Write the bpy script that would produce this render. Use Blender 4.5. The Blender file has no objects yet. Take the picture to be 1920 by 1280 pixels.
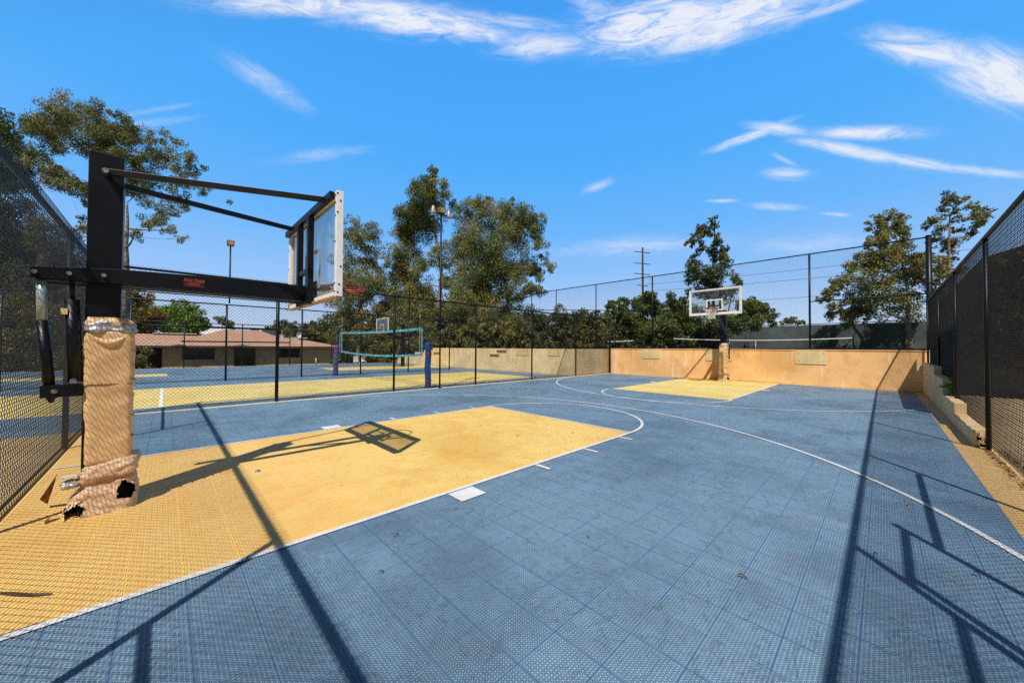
import bpy, math, random, json
import numpy as np
from mathutils import Vector, Matrix, noise
random.seed(7)
R = math.radians
scene = bpy.context.scene
COL = scene.collection
PI = math.pi

# ------------------------------------------------------------------ helpers
ORG = {}
def reg(o, org):
    ORG[o.name] = Vector(org)
def tag(o, label=None, cat=None, group=None, kind=None):
    if label: o['label'] = label
    if cat: o['category'] = cat
    if group: o['group'] = group
    if kind: o['kind'] = kind
    return o
def thing(name, label, cat, loc, group=None):
    o = bpy.data.objects.new(name, None); COL.objects.link(o)
    o.location = loc; o.empty_display_size = .2
    reg(o, loc)
    return tag(o, label, cat, group)

class MB:
    def __init__(s): s.v = []; s.f = []; s.sm = False
    def add(s, vs, fs):
        n = len(s.v); s.v += [tuple(p) for p in vs]; s.f += [tuple(i+n for i in f) for f in fs]
    def box(s, a, b):
        x0,y0,z0 = [min(a[i],b[i]) for i in range(3)]; x1,y1,z1 = [max(a[i],b[i]) for i in range(3)]
        s.add([(x0,y0,z0),(x1,y0,z0),(x1,y1,z0),(x0,y1,z0),(x0,y0,z1),(x1,y0,z1),(x1,y1,z1),(x0,y1,z1)],
              [(0,3,2,1),(4,5,6,7),(0,1,5,4),(1,2,6,5),(2,3,7,6),(3,0,4,7)]); return s
    def beam(s, p, q, w, h, up=(0,0,1)):
        p = Vector(p); q = Vector(q); d = (q-p).normalized(); u = Vector(up)
        r = d.cross(u).normalized(); u = r.cross(d).normalized(); vs = []
        for c in (p, q):
            for i, j in ((-1,-1),(1,-1),(1,1),(-1,1)): vs.append(c + r*(i*w/2) + u*(j*h/2))
        s.add(vs, [(0,3,2,1),(4,5,6,7),(0,1,5,4),(1,2,6,5),(2,3,7,6),(3,0,4,7)]); return s
    def tube(s, pts, rad, n=8, cap=True):
        pts = [Vector(p) for p in pts]
        if not isinstance(rad, (list, tuple)): rad = [rad]*len(pts)
        base = len(s.v); m = len(pts); ref = None
        for i, p in enumerate(pts):
            d = (pts[min(i+1, m-1)] - pts[max(i-1, 0)]).normalized()
            a = Vector((0,0,1)) if abs(d.z) < .9 else Vector((1,0,0))
            if ref is None: r = d.cross(a).normalized()
            else: r = (ref - d*ref.dot(d)).normalized()
            ref = r; u = d.cross(r)
            for k in range(n):
                t = 2*PI*k/n; s.v.append(tuple(p + (r*math.cos(t) + u*math.sin(t))*rad[i]))
        for i in range(m-1):
            for k in range(n):
                a = base+i*n+k; b = base+i*n+(k+1) % n
                s.f.append((a, b, b+n, a+n))
        if cap:
            s.f.append(tuple(base+k for k in range(n))[::-1]); s.f.append(tuple(base+(m-1)*n+k for k in range(n)))
        return s
    def torus(s, c, R_, r, n=40, m=8):
        b = len(s.v)
        for i in range(n):
            t = 2*PI*i/n
            for j in range(m):
                u = 2*PI*j/m; q = R_+r*math.cos(u)
                s.v.append((c[0]+q*math.cos(t), c[1]+q*math.sin(t), c[2]+r*math.sin(u)))
        for i in range(n):
            for j in range(m):
                s.f.append((b+i*m+j, b+((i+1) % n)*m+j, b+((i+1) % n)*m+(j+1) % m, b+i*m+(j+1) % m))
        return s
    def quad(s, a, b, c, d): s.add([a, b, c, d], [(0,1,2,3)]); return s
    def build(s, name, mat, parent=None, smooth=False, bevel=0):
        org = ORG[parent.name] if parent else Vector((0,0,0))
        if not s.v: return None
        me = bpy.data.meshes.new(name)
        me.from_pydata([(x-org[0], y-org[1], z-org[2]) for x, y, z in s.v], [], s.f)
        me.update()
        o = bpy.data.objects.new(name, me); COL.objects.link(o)
        if mat: me.materials.append(mat)
        if parent: o.parent = parent
        reg(o, org)
        if smooth: me.polygons.foreach_set('use_smooth', [True]*len(me.polygons))
        if bevel:
            b = o.modifiers.new('bevel', 'BEVEL'); b.width = bevel; b.segments = 2; b.limit_method = 'ANGLE'
        return o
def top(mb, name, mat, label, cat, group=None, **k):
    o = mb.build(name, mat, None, **k); return tag(o, label, cat, group)
def struct(mb, name, mat, **k):
    o = mb.build(name, mat, None, **k); o['kind'] = 'structure'; return o

# ------------------------------------------------------------------ materials
class NT:
    def __init__(s, nt): s.t = nt
    def n(s, typ, **k):
        nd = s.t.nodes.new(typ)
        for a, b in k.items(): setattr(nd, a, b)
        return nd
    def put(s, sock, v):
        if hasattr(v, 'node') and hasattr(v, 'is_output'): s.t.links.new(v, sock)
        elif v is not None:
            try: sock.default_value = v
            except Exception: sock.default_value = (*v, 1) if len(v) == 3 else v
    def m(s, op, a, b=None, c=None, clamp=False):
        nd = s.n('ShaderNodeMath', operation=op); nd.use_clamp = clamp
        s.put(nd.inputs[0], a)
        if b is not None: s.put(nd.inputs[1], b)
        if c is not None: s.put(nd.inputs[2], c)
        return nd.outputs[0]
    def ss(s, x, a, b):
        nd = s.n('ShaderNodeMapRange'); nd.interpolation_type = 'SMOOTHSTEP'; nd.clamp = True
        s.put(nd.inputs[0], x); nd.inputs[1].default_value = a; nd.inputs[2].default_value = b
        nd.inputs[3].default_value = 0; nd.inputs[4].default_value = 1
        return nd.outputs[0]
    def mix(s, f, a, b, mode='MIX'):
        nd = s.n('ShaderNodeMix', data_type='RGBA', blend_type=mode)
        s.put(nd.inputs[0], f); s.put(nd.inputs[6], a if hasattr(a,'is_output') else (*a, 1)); s.put(nd.inputs[7], b if hasattr(b,'is_output') else (*b, 1))
        return nd.outputs[2]
    def noise(s, vec, scale, detail=4, rough=.55, dist=0):
        nd = s.n('ShaderNodeTexNoise'); s.put(nd.inputs['Vector'], vec)
        nd.inputs['Scale'].default_value = scale; nd.inputs['Detail'].default_value = detail
        nd.inputs['Roughness'].default_value = rough; nd.inputs['Distortion'].default_value = dist
        return nd.outputs[0]
    def scalev(s, vec, sc):
        nd = s.n('ShaderNodeVectorMath', operation='MULTIPLY'); s.put(nd.inputs[0], vec); nd.inputs[1].default_value = sc
        return nd.outputs[0]
def new_mat(name):
    mt = bpy.data.materials.new(name); mt.use_nodes = True
    nt = mt.node_tree; nt.nodes.clear(); g = NT(nt)
    out = g.n('ShaderNodeOutputMaterial'); b = g.n('ShaderNodeBsdfPrincipled')
    nt.links.new(b.outputs[0], out.inputs[0])
    pos = g.n('ShaderNodeNewGeometry').outputs['Position']
    return mt, g, b, out, pos
def simple(name, col, rough=.6, metal=0, var=.15, scale=6, spec=.5, bump=0, bscale=40, col2=None):
    mt, g, b, out, pos = new_mat(name)
    nz = g.noise(pos, scale, 5)
    f = g.ss(nz, .3, .7)
    c2 = col2 if col2 else tuple(c*(1-var*2) for c in col)
    g.put(b.inputs['Base Color'], g.mix(f, c2, tuple(min(1, c*(1+var*.5)) for c in col)))
    b.inputs['Roughness'].default_value = rough; b.inputs['Metallic'].default_value = metal
    b.inputs['Specular IOR Level'].default_value = spec
    if bump:
        bp = g.n('ShaderNodeBump'); bp.inputs['Strength'].default_value = bump; bp.inputs['Distance'].default_value = .01
        g.put(bp.inputs['Height'], g.noise(pos, bscale, 4)); g.put(b.inputs['Normal'], bp.outputs[0])
    return mt

TX, TY = .267, .264
def court_mat(name, rib, solid, hole, stain, smix=0.0, yfade=None, dirt=.35, warm=None):
    mt, g, b, out, pos = new_mat(name)
    sp = g.n('ShaderNodeSeparateXYZ'); g.put(sp.inputs[0], pos); x, y = sp.outputs[0], sp.outputs[1]
    c = TX/16
    u = g.m('DIVIDE', x, c); v = g.m('DIVIDE', y, c)
    def tri(a):                                                     # distance to the nearest integer
        return g.m('PINGPONG', a, .5)
    d = g.m('MINIMUM', tri(u), tri(v))
    k = .7071
    d = g.m('MINIMUM', d, g.m('MULTIPLY', tri(g.m('SUBTRACT', u, v)), k))
    d = g.m('MINIMUM', d, g.m('MULTIPLY', tri(g.m('ADD', u, v)), k))
    hol = g.ss(d, .050, .075)
    ex = g.m('MULTIPLY', tri(g.m('DIVIDE', g.m('ADD', x, 1.16), TX)), TX)
    ey = g.m('MULTIPLY', tri(g.m('DIVIDE', g.m('ADD', y, .68), TY)), TY)
    e = g.m('MINIMUM', ex, ey)
    inner = g.ss(e, .0055, .008)
    hol = g.m('MULTIPLY', hol, inner)
    seam = g.m('SUBTRACT', 1.0, g.ss(e, .0008, .0018))
    # colour of the plastic: per-tile tint, dust, scuffs
    tilev = g.n('ShaderNodeCombineXYZ')
    g.put(tilev.inputs[0], g.m('FLOOR', g.m('DIVIDE', g.m('ADD', x, 1.16), TX)))
    g.put(tilev.inputs[1], g.m('FLOOR', g.m('DIVIDE', g.m('ADD', y, .68), TY)))
    wn = g.n('ShaderNodeTexWhiteNoise'); wn.noise_dimensions = '2D'; g.put(wn.inputs['Vector'], tilev.outputs[0])
    big = g.noise(pos, .55, 3, .6)
    mid = g.noise(pos, 3.2, 4, .65, .6)
    fine = g.noise(pos, 22, 2, .7)
    col = g.mix(inner, solid, rib)
    dustf = g.m('MULTIPLY', g.ss(mid, .42, .72), dirt)
    col = g.mix(dustf, col, stain)
    dark = g.m('MULTIPLY', g.ss(g.m('ADD', big, g.m('MULTIPLY', g.m('SUBTRACT', mid, .5), .35)), .40, .68), .48)
    col = g.mix(dark, col, tuple(q*.62 for q in solid))
    col = g.mix(g.m('MULTIPLY', g.ss(fine, .35, .75), .22), col, tuple(q*.5 for q in solid))
    # scuff scratches
    wv = g.noise(g.scalev(pos, (1, .35, 1)), 1.9, 4, .72, 2.2)
    scr = g.m('MULTIPLY', g.m('SUBTRACT', 1.0, g.ss(g.m('ABSOLUTE', g.m('SUBTRACT', wv, .5)), .0, .012)), .38)
    wv2 = g.noise(g.scalev(pos, (.4, 1.1, 1)), 4.5, 2, .6, 1.0)
    scr = g.m('MAXIMUM', scr, g.m('MULTIPLY', g.m('SUBTRACT', 1.0, g.ss(g.m('ABSOLUTE', g.m('SUBTRACT', wv2, .5)), .0, .009)), .3))
    col = g.mix(scr, col, tuple(q*.35 for q in solid))
    if warm:                                                        # rust-coloured dirt towards the baseline
        fy = g.m('SUBTRACT', 1.0, g.ss(y, warm[1], warm[2]))
        fw_ = g.m('MULTIPLY', g.m('ADD', g.m('MULTIPLY', fy, .75), g.m('MULTIPLY', g.ss(mid, .5, .78), .45)), warm[3], clamp=True)
        col = g.mix(fw_, col, warm[0])
    if warm:
        col = g.mix(g.m('MULTIPLY', g.ss(g.noise(pos, 1.15, 5, .7, .5), .54, .70), .5), col, (.80, .34, .06))
    tint = g.m('ADD', .95, g.m('MULTIPLY', wn.outputs[0], .06))
    tv = g.n('ShaderNodeVectorMath', operation='SCALE'); g.put(tv.inputs[0], col); g.put(tv.inputs[3], tint)
    col = tv.outputs[0]
    col = g.mix(g.m('MULTIPLY', hol, .93), col, hole)
    col = g.mix(g.m('MULTIPLY', seam, .75), col, tuple(q*.12 for q in solid))
    g.put(b.inputs['Base Color'], col)
    g.put(b.inputs['Roughness'], g.m('ADD', .42, g.m('MULTIPLY', mid, .3)))
    b.inputs['Specular IOR Level'].default_value = .35
    bp = g.n('ShaderNodeBump'); bp.inputs['Strength'].default_value = .35; bp.inputs['Distance'].default_value = .004
    g.put(bp.inputs['Height'], g.m('ADD', g.m('SUBTRACT', 1.0, g.m('ADD', g.m('MULTIPLY', hol, .7), seam, clamp=True)), g.m('MULTIPLY', big, .5)))
    g.put(b.inputs['Normal'], bp.outputs[0])
    return mt

M = {}
M['blue'] = court_mat('blue_tile', (.275, .440, .605), (.100, .195, .320), (.010, .018, .034), (.29, .36, .42))
M['yellow'] = court_mat('yellow_tile', (1.0, .82, .30), (1.0, .60, .06), (.50, .24, .045), (.96, .56, .14), dirt=.32,
                        warm=((1.0, .60, .20), -.2, 3.0, .75))
M['yellow2'] = court_mat('pale_yellow_tile', (1.0, .86, .34), (.95, .68, .14), (.45, .30, .07), (.90, .72, .36))
M['orange'] = court_mat('orange_tile', (1.0, .66, .27), (.95, .54, .10), (.24, .12, .035), (.85, .58, .28))
M['white'] = court_mat('white_tile', (.95, .95, .94), (.92, .92, .92), (.42, .43, .45), (.62, .62, .60), dirt=.25)
M['line'] = simple('line_paint', (.84, .84, .80), .6, var=.08, scale=9)
M['orange_line'] = simple('orange_line_paint', (.65, .25, .12), .6, var=.1, scale=9)
M['pale_line'] = simple('pale_edge', (.80, .68, .44), .7, var=.1, scale=5)
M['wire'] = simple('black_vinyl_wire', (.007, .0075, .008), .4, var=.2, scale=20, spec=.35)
M['wire_near'] = simple('painted_sunlit_wire', (.028,.025,.021), .38, var=.3, scale=12, spec=.6)  # black vinyl wire lightened, sun on it painted into the colour
M['frame'] = simple('black_fence_pipe', (.006, .007, .008), .42, var=.25, scale=10, spec=.3)
M['steel'] = simple('black_powder_coat', (.006, .007, .011), .38, var=.25, scale=5, spec=.28, bump=.05, bscale=300)
M['bolt'] = simple('zinc_bolt', (.45, .43, .40), .4, metal=.8, var=.3, scale=60)
M['alu'] = simple('aluminium_frame', (.84, .84, .84), .5, metal=.0, var=.04, scale=14)
M['whiteframe'] = simple('white_frame_paint', (.78, .78, .77), .5, var=.06, scale=10)
M['rustedge'] = simple('weathered_edge', (.50, .36, .22), .8, var=.3, scale=30, col2=(.30, .14, .06))
M['rim'] = simple('red_rim', (.42, .035, .022), .42, var=.25, scale=30)
M['maroon'] = simple('maroon_bracket', (.13, .022, .02), .5, var=.2, scale=20)
M['cord'] = simple('white_cord', (.75, .74, .70), .8, var=.1)
M['chrome'] = simple('grey_piston', (.42, .50, .50), .3, metal=.35, var=.12, scale=14)
M['label_y'] = simple('yellow_label', (.75, .55, .15), .5)
M['sticker'] = simple('sticker_black', (.05, .02, .02), .35, var=.4, scale=60)
M['redink'] = simple('red_ink', (.55, .05, .05), .5)
M['tape'] = simple('silver_tape', (.55, .54, .54), .35, metal=.35, var=.3, scale=25, bump=.6, bscale=60)
M['rust'] = simple('rust_scrap', (.32, .13, .05), .9, var=.35, scale=25)
M['dark'] = simple('dark_cavity', (.006, .005, .004), .95)
M['backing'] = simple('dark_backing_sheet', (.016, .014, .012), .85, var=.4, scale=1.2)
M['blackpanel'] = simple('black_panel', (.003, .003, .003), .95, var=.2, spec=.1)
M['vpadblue'] = simple('blue_pad_vinyl', (.02, .10, .36), .45, var=.2, scale=8)
M['vpadred'] = simple('red_strap', (.50, .03, .05), .6, var=.2, scale=20)
M['bark'] = simple('pale_bark', (.30, .24, .18), .9, var=.4, scale=5, col2=(.12, .09, .065), bump=.5, bscale=14)
M['darkbark'] = simple('dark_bark', (.09, .065, .045), .9, var=.35, scale=6, bump=.5, bscale=14)
M['pole'] = simple('creosote_pole', (.06, .032, .022), .85, var=.35, scale=3)
M['lamp'] = simple('rusty_lamp_housing', (.16, .10, .06), .6, var=.3, scale=12)
M['lampgrey'] = simple('grey_reflector', (.34, .32, .31), .5, metal=.3, var=.15, scale=12)
M['glasslamp'] = simple('amber_lens', (.55, .33, .12), .25, var=.3, scale=30)
M['roofw'] = simple('white_roof_panel', (.8, .8, .78), .5)
M['winglass'] = simple('dark_window', (.02, .03, .022), .12, var=.4, scale=2)
M['bwall'] = simple('tan_building_wall', (.66, .53, .36), .85, var=.12, scale=2, bump=.2, bscale=60)
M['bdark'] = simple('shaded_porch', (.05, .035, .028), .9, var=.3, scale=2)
M['trimdark'] = simple('brown_fascia', (.10, .065, .045), .7)
M['twig'] = simple('dry_twig', (.12, .08, .05), .9)
M['dleaf'] = simple('dry_leaf_brown', (.22, .11, .045), .8, var=.4, scale=4)
M['litter'] = simple('leaf_litter_brown', (.17, .085, .045), .9, var=.5, scale=9)
M['greentarp'] = simple('green_tarp', (.02, .11, .05), .7, var=.3, scale=2)
M['plant'] = simple('vine_green', (.08, .16, .03), .7, var=.4, scale=12)

def wall_mat(name, col, drip, pale, amt=.6):
    mt, g, b, out, pos = new_mat(name)
    big = g.noise(pos, .8, 5, .6, .3)
    st = g.noise(g.scalev(pos, (2.6, 2.6, .35)), 1.3, 6, .65, .4)
    mid = g.noise(pos, 5, 6, .7)
    sp = g.n('ShaderNodeSeparateXYZ'); g.put(sp.inputs[0], pos); z = sp.outputs[2]
    c = g.mix(g.ss(big, .35, .65), col, tuple(q*.78 for q in col))
    c = g.mix(g.m('MULTIPLY', g.ss(g.noise(pos, 1.7, 6, .7, .8), .52, .70), .5), c, drip)
    topf = g.ss(z, .35, 1.4)
    c = g.mix(g.m('MULTIPLY', g.m('MULTIPLY', g.ss(st, .52, .70), topf), amt), c, drip)
    c = g.mix(g.m('MULTIPLY', g.m('SUBTRACT', 1.0, g.ss(st, .30, .46)), .7), c, pale)
    c = g.mix(g.m('MULTIPLY', g.ss(mid, .55, .8), .25), c, tuple(q*.6 for q in col))
    vo = g.n('ShaderNodeTexVoronoi'); g.put(vo.inputs['Vector'], pos); vo.inputs['Scale'].default_value = 1.4
    c = g.mix(g.m('MULTIPLY', g.m('SUBTRACT', 1.0, g.ss(g.m('ADD', vo.outputs['Distance'], g.m('MULTIPLY', mid, .05)), .05, .085)), .4), c, tuple(q*.35 for q in drip))
    bot = g.m('SUBTRACT', 1.0, g.ss(g.m('ADD', z, g.m('MULTIPLY', mid, .12)), .05, .16))
    c = g.mix(g.m('MULTIPLY', bot, .4), c, tuple(q*.5 for q in drip))
    g.put(b.inputs['Base Color'], c); b.inputs['Roughness'].default_value = .9; b.inputs['Specular IOR Level'].default_value = .15
    bp = g.n('ShaderNodeBump'); bp.inputs['Strength'].default_value = .35; bp.inputs['Distance'].default_value = .01
    g.put(bp.inputs['Height'], g.noise(pos, 45, 5, .7)); g.put(b.inputs['Normal'], bp.outputs[0])
    return mt
M['wall'] = wall_mat('orange_stucco', (.96, .56, .24), (.66, .30, .07), (.97, .74, .50), .85)
M['wall2'] = wall_mat('tan_stucco', (.90, .70, .40), (.66, .34, .12), (.93, .80, .56), .6)
M['patch'] = wall_mat('pale_board', (.80, .62, .32), (.62, .42, .18), (.84, .68, .40), .3)
M['vent'] = simple('purple_brown_vent', (.22, .13, .10), .8, var=.2)
M['curb'] = wall_mat('curb_stone', (.78, .55, .29), (.40, .25, .11), (.90, .68, .40), .6)

def ground_mat(name, a, b_, c_, sc=1.0):
    mt, g, b, out, pos = new_mat(name)
    c = g.mix(g.ss(g.noise(pos, .35*sc, 6, .6), .35, .65), a, b_)
    c = g.mix(g.ss(g.noise(pos, 3*sc, 6, .7), .5, .75), c, c_)
    g.put(b.inputs['Base Color'], c); b.inputs['Roughness'].default_value = .95; b.inputs['Specular IOR Level'].default_value = .1
    bp = g.n('ShaderNodeBump'); bp.inputs['Strength'].default_value = .6; bp.inputs['Distance'].default_value = .03
    g.put(bp.inputs['Height'], g.noise(pos, 14*sc, 5, .7)); g.put(b.inputs['Normal'], bp.outputs[0])
    return mt
M['ground'] = ground_mat('dry_grass_ground', (.11, .10, .045), (.16, .12, .07), (.07, .075, .025))
M['soil'] = ground_mat('tan_soil', (.66, .50, .31), (.52, .38, .22), (.30, .19, .11), 2)
M['tennis'] = ground_mat('grey_green_court', (.10, .13, .12), (.09, .12, .115), (.12, .14, .13))
M['concrete'] = ground_mat('tan_concrete', (.50, .37, .20), (.42, .30, .17), (.36, .25, .13), 2)

def roof_mat():
    mt, g, b, out, pos = new_mat('clay_shingles')
    sp = g.n('ShaderNodeSeparateXYZ'); g.put(sp.inputs[0], pos)
    row = g.m('FRACT', g.m('MULTIPLY', sp.outputs[2], 7.0))
    n1 = g.noise(g.scalev(pos, (1, 1, 3)), 2.5, 5, .7)
    c = g.mix(g.ss(n1, .3, .7), (.40, .22, .15), (.50, .30, .21))
    c = g.mix(g.ss(g.noise(pos, .5, 4), .45, .7), c, (.45, .30, .22))
    c = g.mix(g.m('MULTIPLY', g.ss(row, .25, 0), .55), c, (.10, .05, .035))
    g.put(b.inputs['Base Color'], c); b.inputs['Roughness'].default_value = .85
    return mt
M['roof'] = roof_mat()

def leaf_mat(name, cols, warm=.25):
    mt, g, b, out, pos = new_mat(name)
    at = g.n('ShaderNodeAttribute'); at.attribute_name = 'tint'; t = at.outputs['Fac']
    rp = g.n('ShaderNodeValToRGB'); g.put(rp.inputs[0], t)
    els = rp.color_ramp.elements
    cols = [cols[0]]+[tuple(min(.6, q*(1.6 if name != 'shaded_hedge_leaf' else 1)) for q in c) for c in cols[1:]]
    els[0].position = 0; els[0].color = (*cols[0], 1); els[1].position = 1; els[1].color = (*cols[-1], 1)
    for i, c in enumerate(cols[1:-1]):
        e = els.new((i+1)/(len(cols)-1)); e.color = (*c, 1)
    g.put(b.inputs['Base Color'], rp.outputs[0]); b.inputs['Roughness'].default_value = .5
    b.inputs['Specular IOR Level'].default_value = .35
    tr = g.n('ShaderNodeBsdfTranslucent'); g.put(tr.inputs[0], g.mix(.5, rp.outputs[0], (.10, .12, .02)))
    mx = g.n('ShaderNodeMixShader'); mx.inputs[0].default_value = .25
    g.t.links.new(b.outputs[0], mx.inputs[1]); g.t.links.new(tr.outputs[0], mx.inputs[2]); g.t.links.new(mx.outputs[0], out.inputs[0])
    return mt
LEAF = {
 'euc': leaf_mat('eucalyptus_leaf', [(.045,.065,.022),(.09,.115,.035),(.125,.14,.035),(.165,.16,.045),(.20,.15,.06)]),
 'green': leaf_mat('green_leaf', [(.025,.042,.011),(.06,.085,.018),(.09,.118,.027),(.13,.145,.038)]),
 'bright': leaf_mat('bright_leaf', [(.06,.12,.015),(.11,.20,.02),(.18,.27,.03)]),
 'olive': leaf_mat('olive_leaf', [(.04,.05,.015),(.085,.09,.025),(.14,.125,.035),(.19,.14,.05)]),
 'rust': leaf_mat('rusty_leaf', [(.04,.06,.015),(.09,.10,.025),(.15,.13,.03),(.22,.14,.05),(.13,.20,.03)]),
 'orange': leaf_mat('orange_leaf', [(.09,.09,.02),(.20,.13,.03),(.28,.15,.035)]),
 'cedar': leaf_mat('dark_leaf', [(.03,.045,.015),(.06,.085,.02),(.11,.12,.03),(.13,.085,.035)]),
 'hedge': leaf_mat('shaded_hedge_leaf', [(.012,.016,.007),(.035,.034,.014),(.075,.048,.022)]),  # hedge's shade painted in as dark leaf colours
}
def glass_mat():
    mt = bpy.data.materials.new('backboard_glass'); mt.use_nodes = True
    nt = mt.node_tree; nt.nodes.clear(); g = NT(nt)
    out = g.n('ShaderNodeOutputMaterial'); a = g.n('ShaderNodeBsdfTransparent'); a.inputs[0].default_value = (.92, .90, .87, 1)
    gl = g.n('ShaderNodeBsdfGlossy'); gl.inputs['Roughness'].default_value = .03
    df = g.n('ShaderNodeBsdfDiffuse'); df.inputs[0].default_value = (.5, .5, .5, 1)
    lw = g.n('ShaderNodeLayerWeight'); lw.inputs[0].default_value = .25
    m1 = g.n('ShaderNodeMixShader'); g.put(m1.inputs[0], g.m('ADD', .03, g.m('MULTIPLY', lw.outputs[0], .25)))
    nt.links.new(a.outputs[0], m1.inputs[1]); nt.links.new(gl.outputs[0], m1.inputs[2])
    m2 = g.n('ShaderNodeMixShader'); g.put(m2.inputs[0], g.m('MULTIPLY', g.ss(g.noise(g.n('ShaderNodeNewGeometry').outputs['Position'], 6, 6), .35, .8), .12))
    nt.links.new(m1.outputs[0], m2.inputs[1]); nt.links.new(df.outputs[0], m2.inputs[2])
    nt.links.new(m2.outputs[0], out.inputs[0]); return mt
M['glass'] = glass_mat()

def cloth_mat(name, col, col2, tear):
    mt, g, b, out, pos = new_mat(name)
    n1 = g.noise(pos, 7, 6, .65, .5); n2 = g.noise(pos, 40, 6, .7)
    c = g.mix(g.ss(n1, .35, .7), col, col2)
    c = g.mix(g.m('MULTIPLY', g.ss(n2, .55, .75), .35), c, tuple(q*.55 for q in col2))
    cr = g.noise(pos, 11, 9, .75, 1.2)
    crack = g.m('SUBTRACT', 1.0, g.ss(g.m('ABSOLUTE', g.m('SUBTRACT', cr, .5)), 0, .012))
    c = g.mix(g.m('MULTIPLY', crack, tear), c, (.10, .05, .03))
    g.put(b.inputs['Base Color'], c); b.inputs['Roughness'].default_value = .5; b.inputs['Specular IOR Level'].default_value = .35
    bp = g.n('ShaderNodeBump'); bp.inputs['Strength'].default_value = .15 if tear < .5 else .4; bp.inputs['Distance'].default_value = .012
    g.put(bp.inputs['Height'], g.m('ADD', n1, g.m('MULTIPLY', n2, .3))); g.put(b.inputs['Normal'], bp.outputs[0])
    return mt
M['pad'] = cloth_mat('tan_vinyl', (.76, .50, .26), (.70, .44, .21), .12)
M['boot'] = cloth_mat('torn_vinyl', (.72, .50, .32), (.55, .33, .19), .9)

# ------------------------------------------------------------------ camera, light, sky
cd = bpy.data.cameras.new('camera'); cam = bpy.data.objects.new('camera', cd); COL.objects.link(cam)
fw = Vector((-.71888973, .6949047, .01746503)); rt = Vector((.69506845, .71892322, .00540785)); up = rt.cross(fw).normalized()
mw = Matrix.Identity(4)
for i in range(3):
    mw[i][0] = rt[i]; mw[i][1] = up[i]; mw[i][2] = -fw[i]
mw[0][3], mw[1][3], mw[2][3] = 0, 0, 1.4243
cam.matrix_world = mw
cd.sensor_width = 36; cd.lens = 36*672.89/1920; cd.clip_start = .05; cd.clip_end = 6000
scene.camera = cam
SUN = Vector((.395, -.535, 1)).normalized()                          # towards the sun
sl = bpy.data.lights.new('sun', 'SUN'); sl.energy = 5.0; sl.angle = R(.53); sl.color = (1, .955, .88)
so = bpy.data.objects.new('sun', sl); COL.objects.link(so)
so.rotation_euler = SUN.to_track_quat('Z', 'Y').to_euler(); so.location = SUN*40
W = bpy.data.worlds.new('World'); scene.world = W; W.use_nodes = True
g = NT(W.node_tree); W.node_tree.nodes.clear()
wout = g.n('ShaderNodeOutputWorld'); bg = g.n('ShaderNodeBackground')
sky = g.n('ShaderNodeTexSky'); sky.sky_type = 'NISHITA'; sky.sun_disc = False
sky.sun_elevation = math.asin(SUN.z); sky.sun_rotation = math.atan2(SUN.x, SUN.y)
sky.altitude = 100; sky.air_density = 1.0; sky.dust_density = .6; sky.ozone_density = 1.6
SKYSTR = .115
hs = sky
tc = g.n('ShaderNodeTexCoord').outputs['Generated']
nrm = g.n('ShaderNodeVectorMath', operation='NORMALIZE'); g.put(nrm.inputs[0], tc); D_ = nrm.outputs[0]
def dot(a, v):
    nd = g.n('ShaderNodeVectorMath', operation='DOT_PRODUCT'); g.put(nd.inputs[0], a); nd.inputs[1].default_value = v; return nd.outputs['Value']
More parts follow.
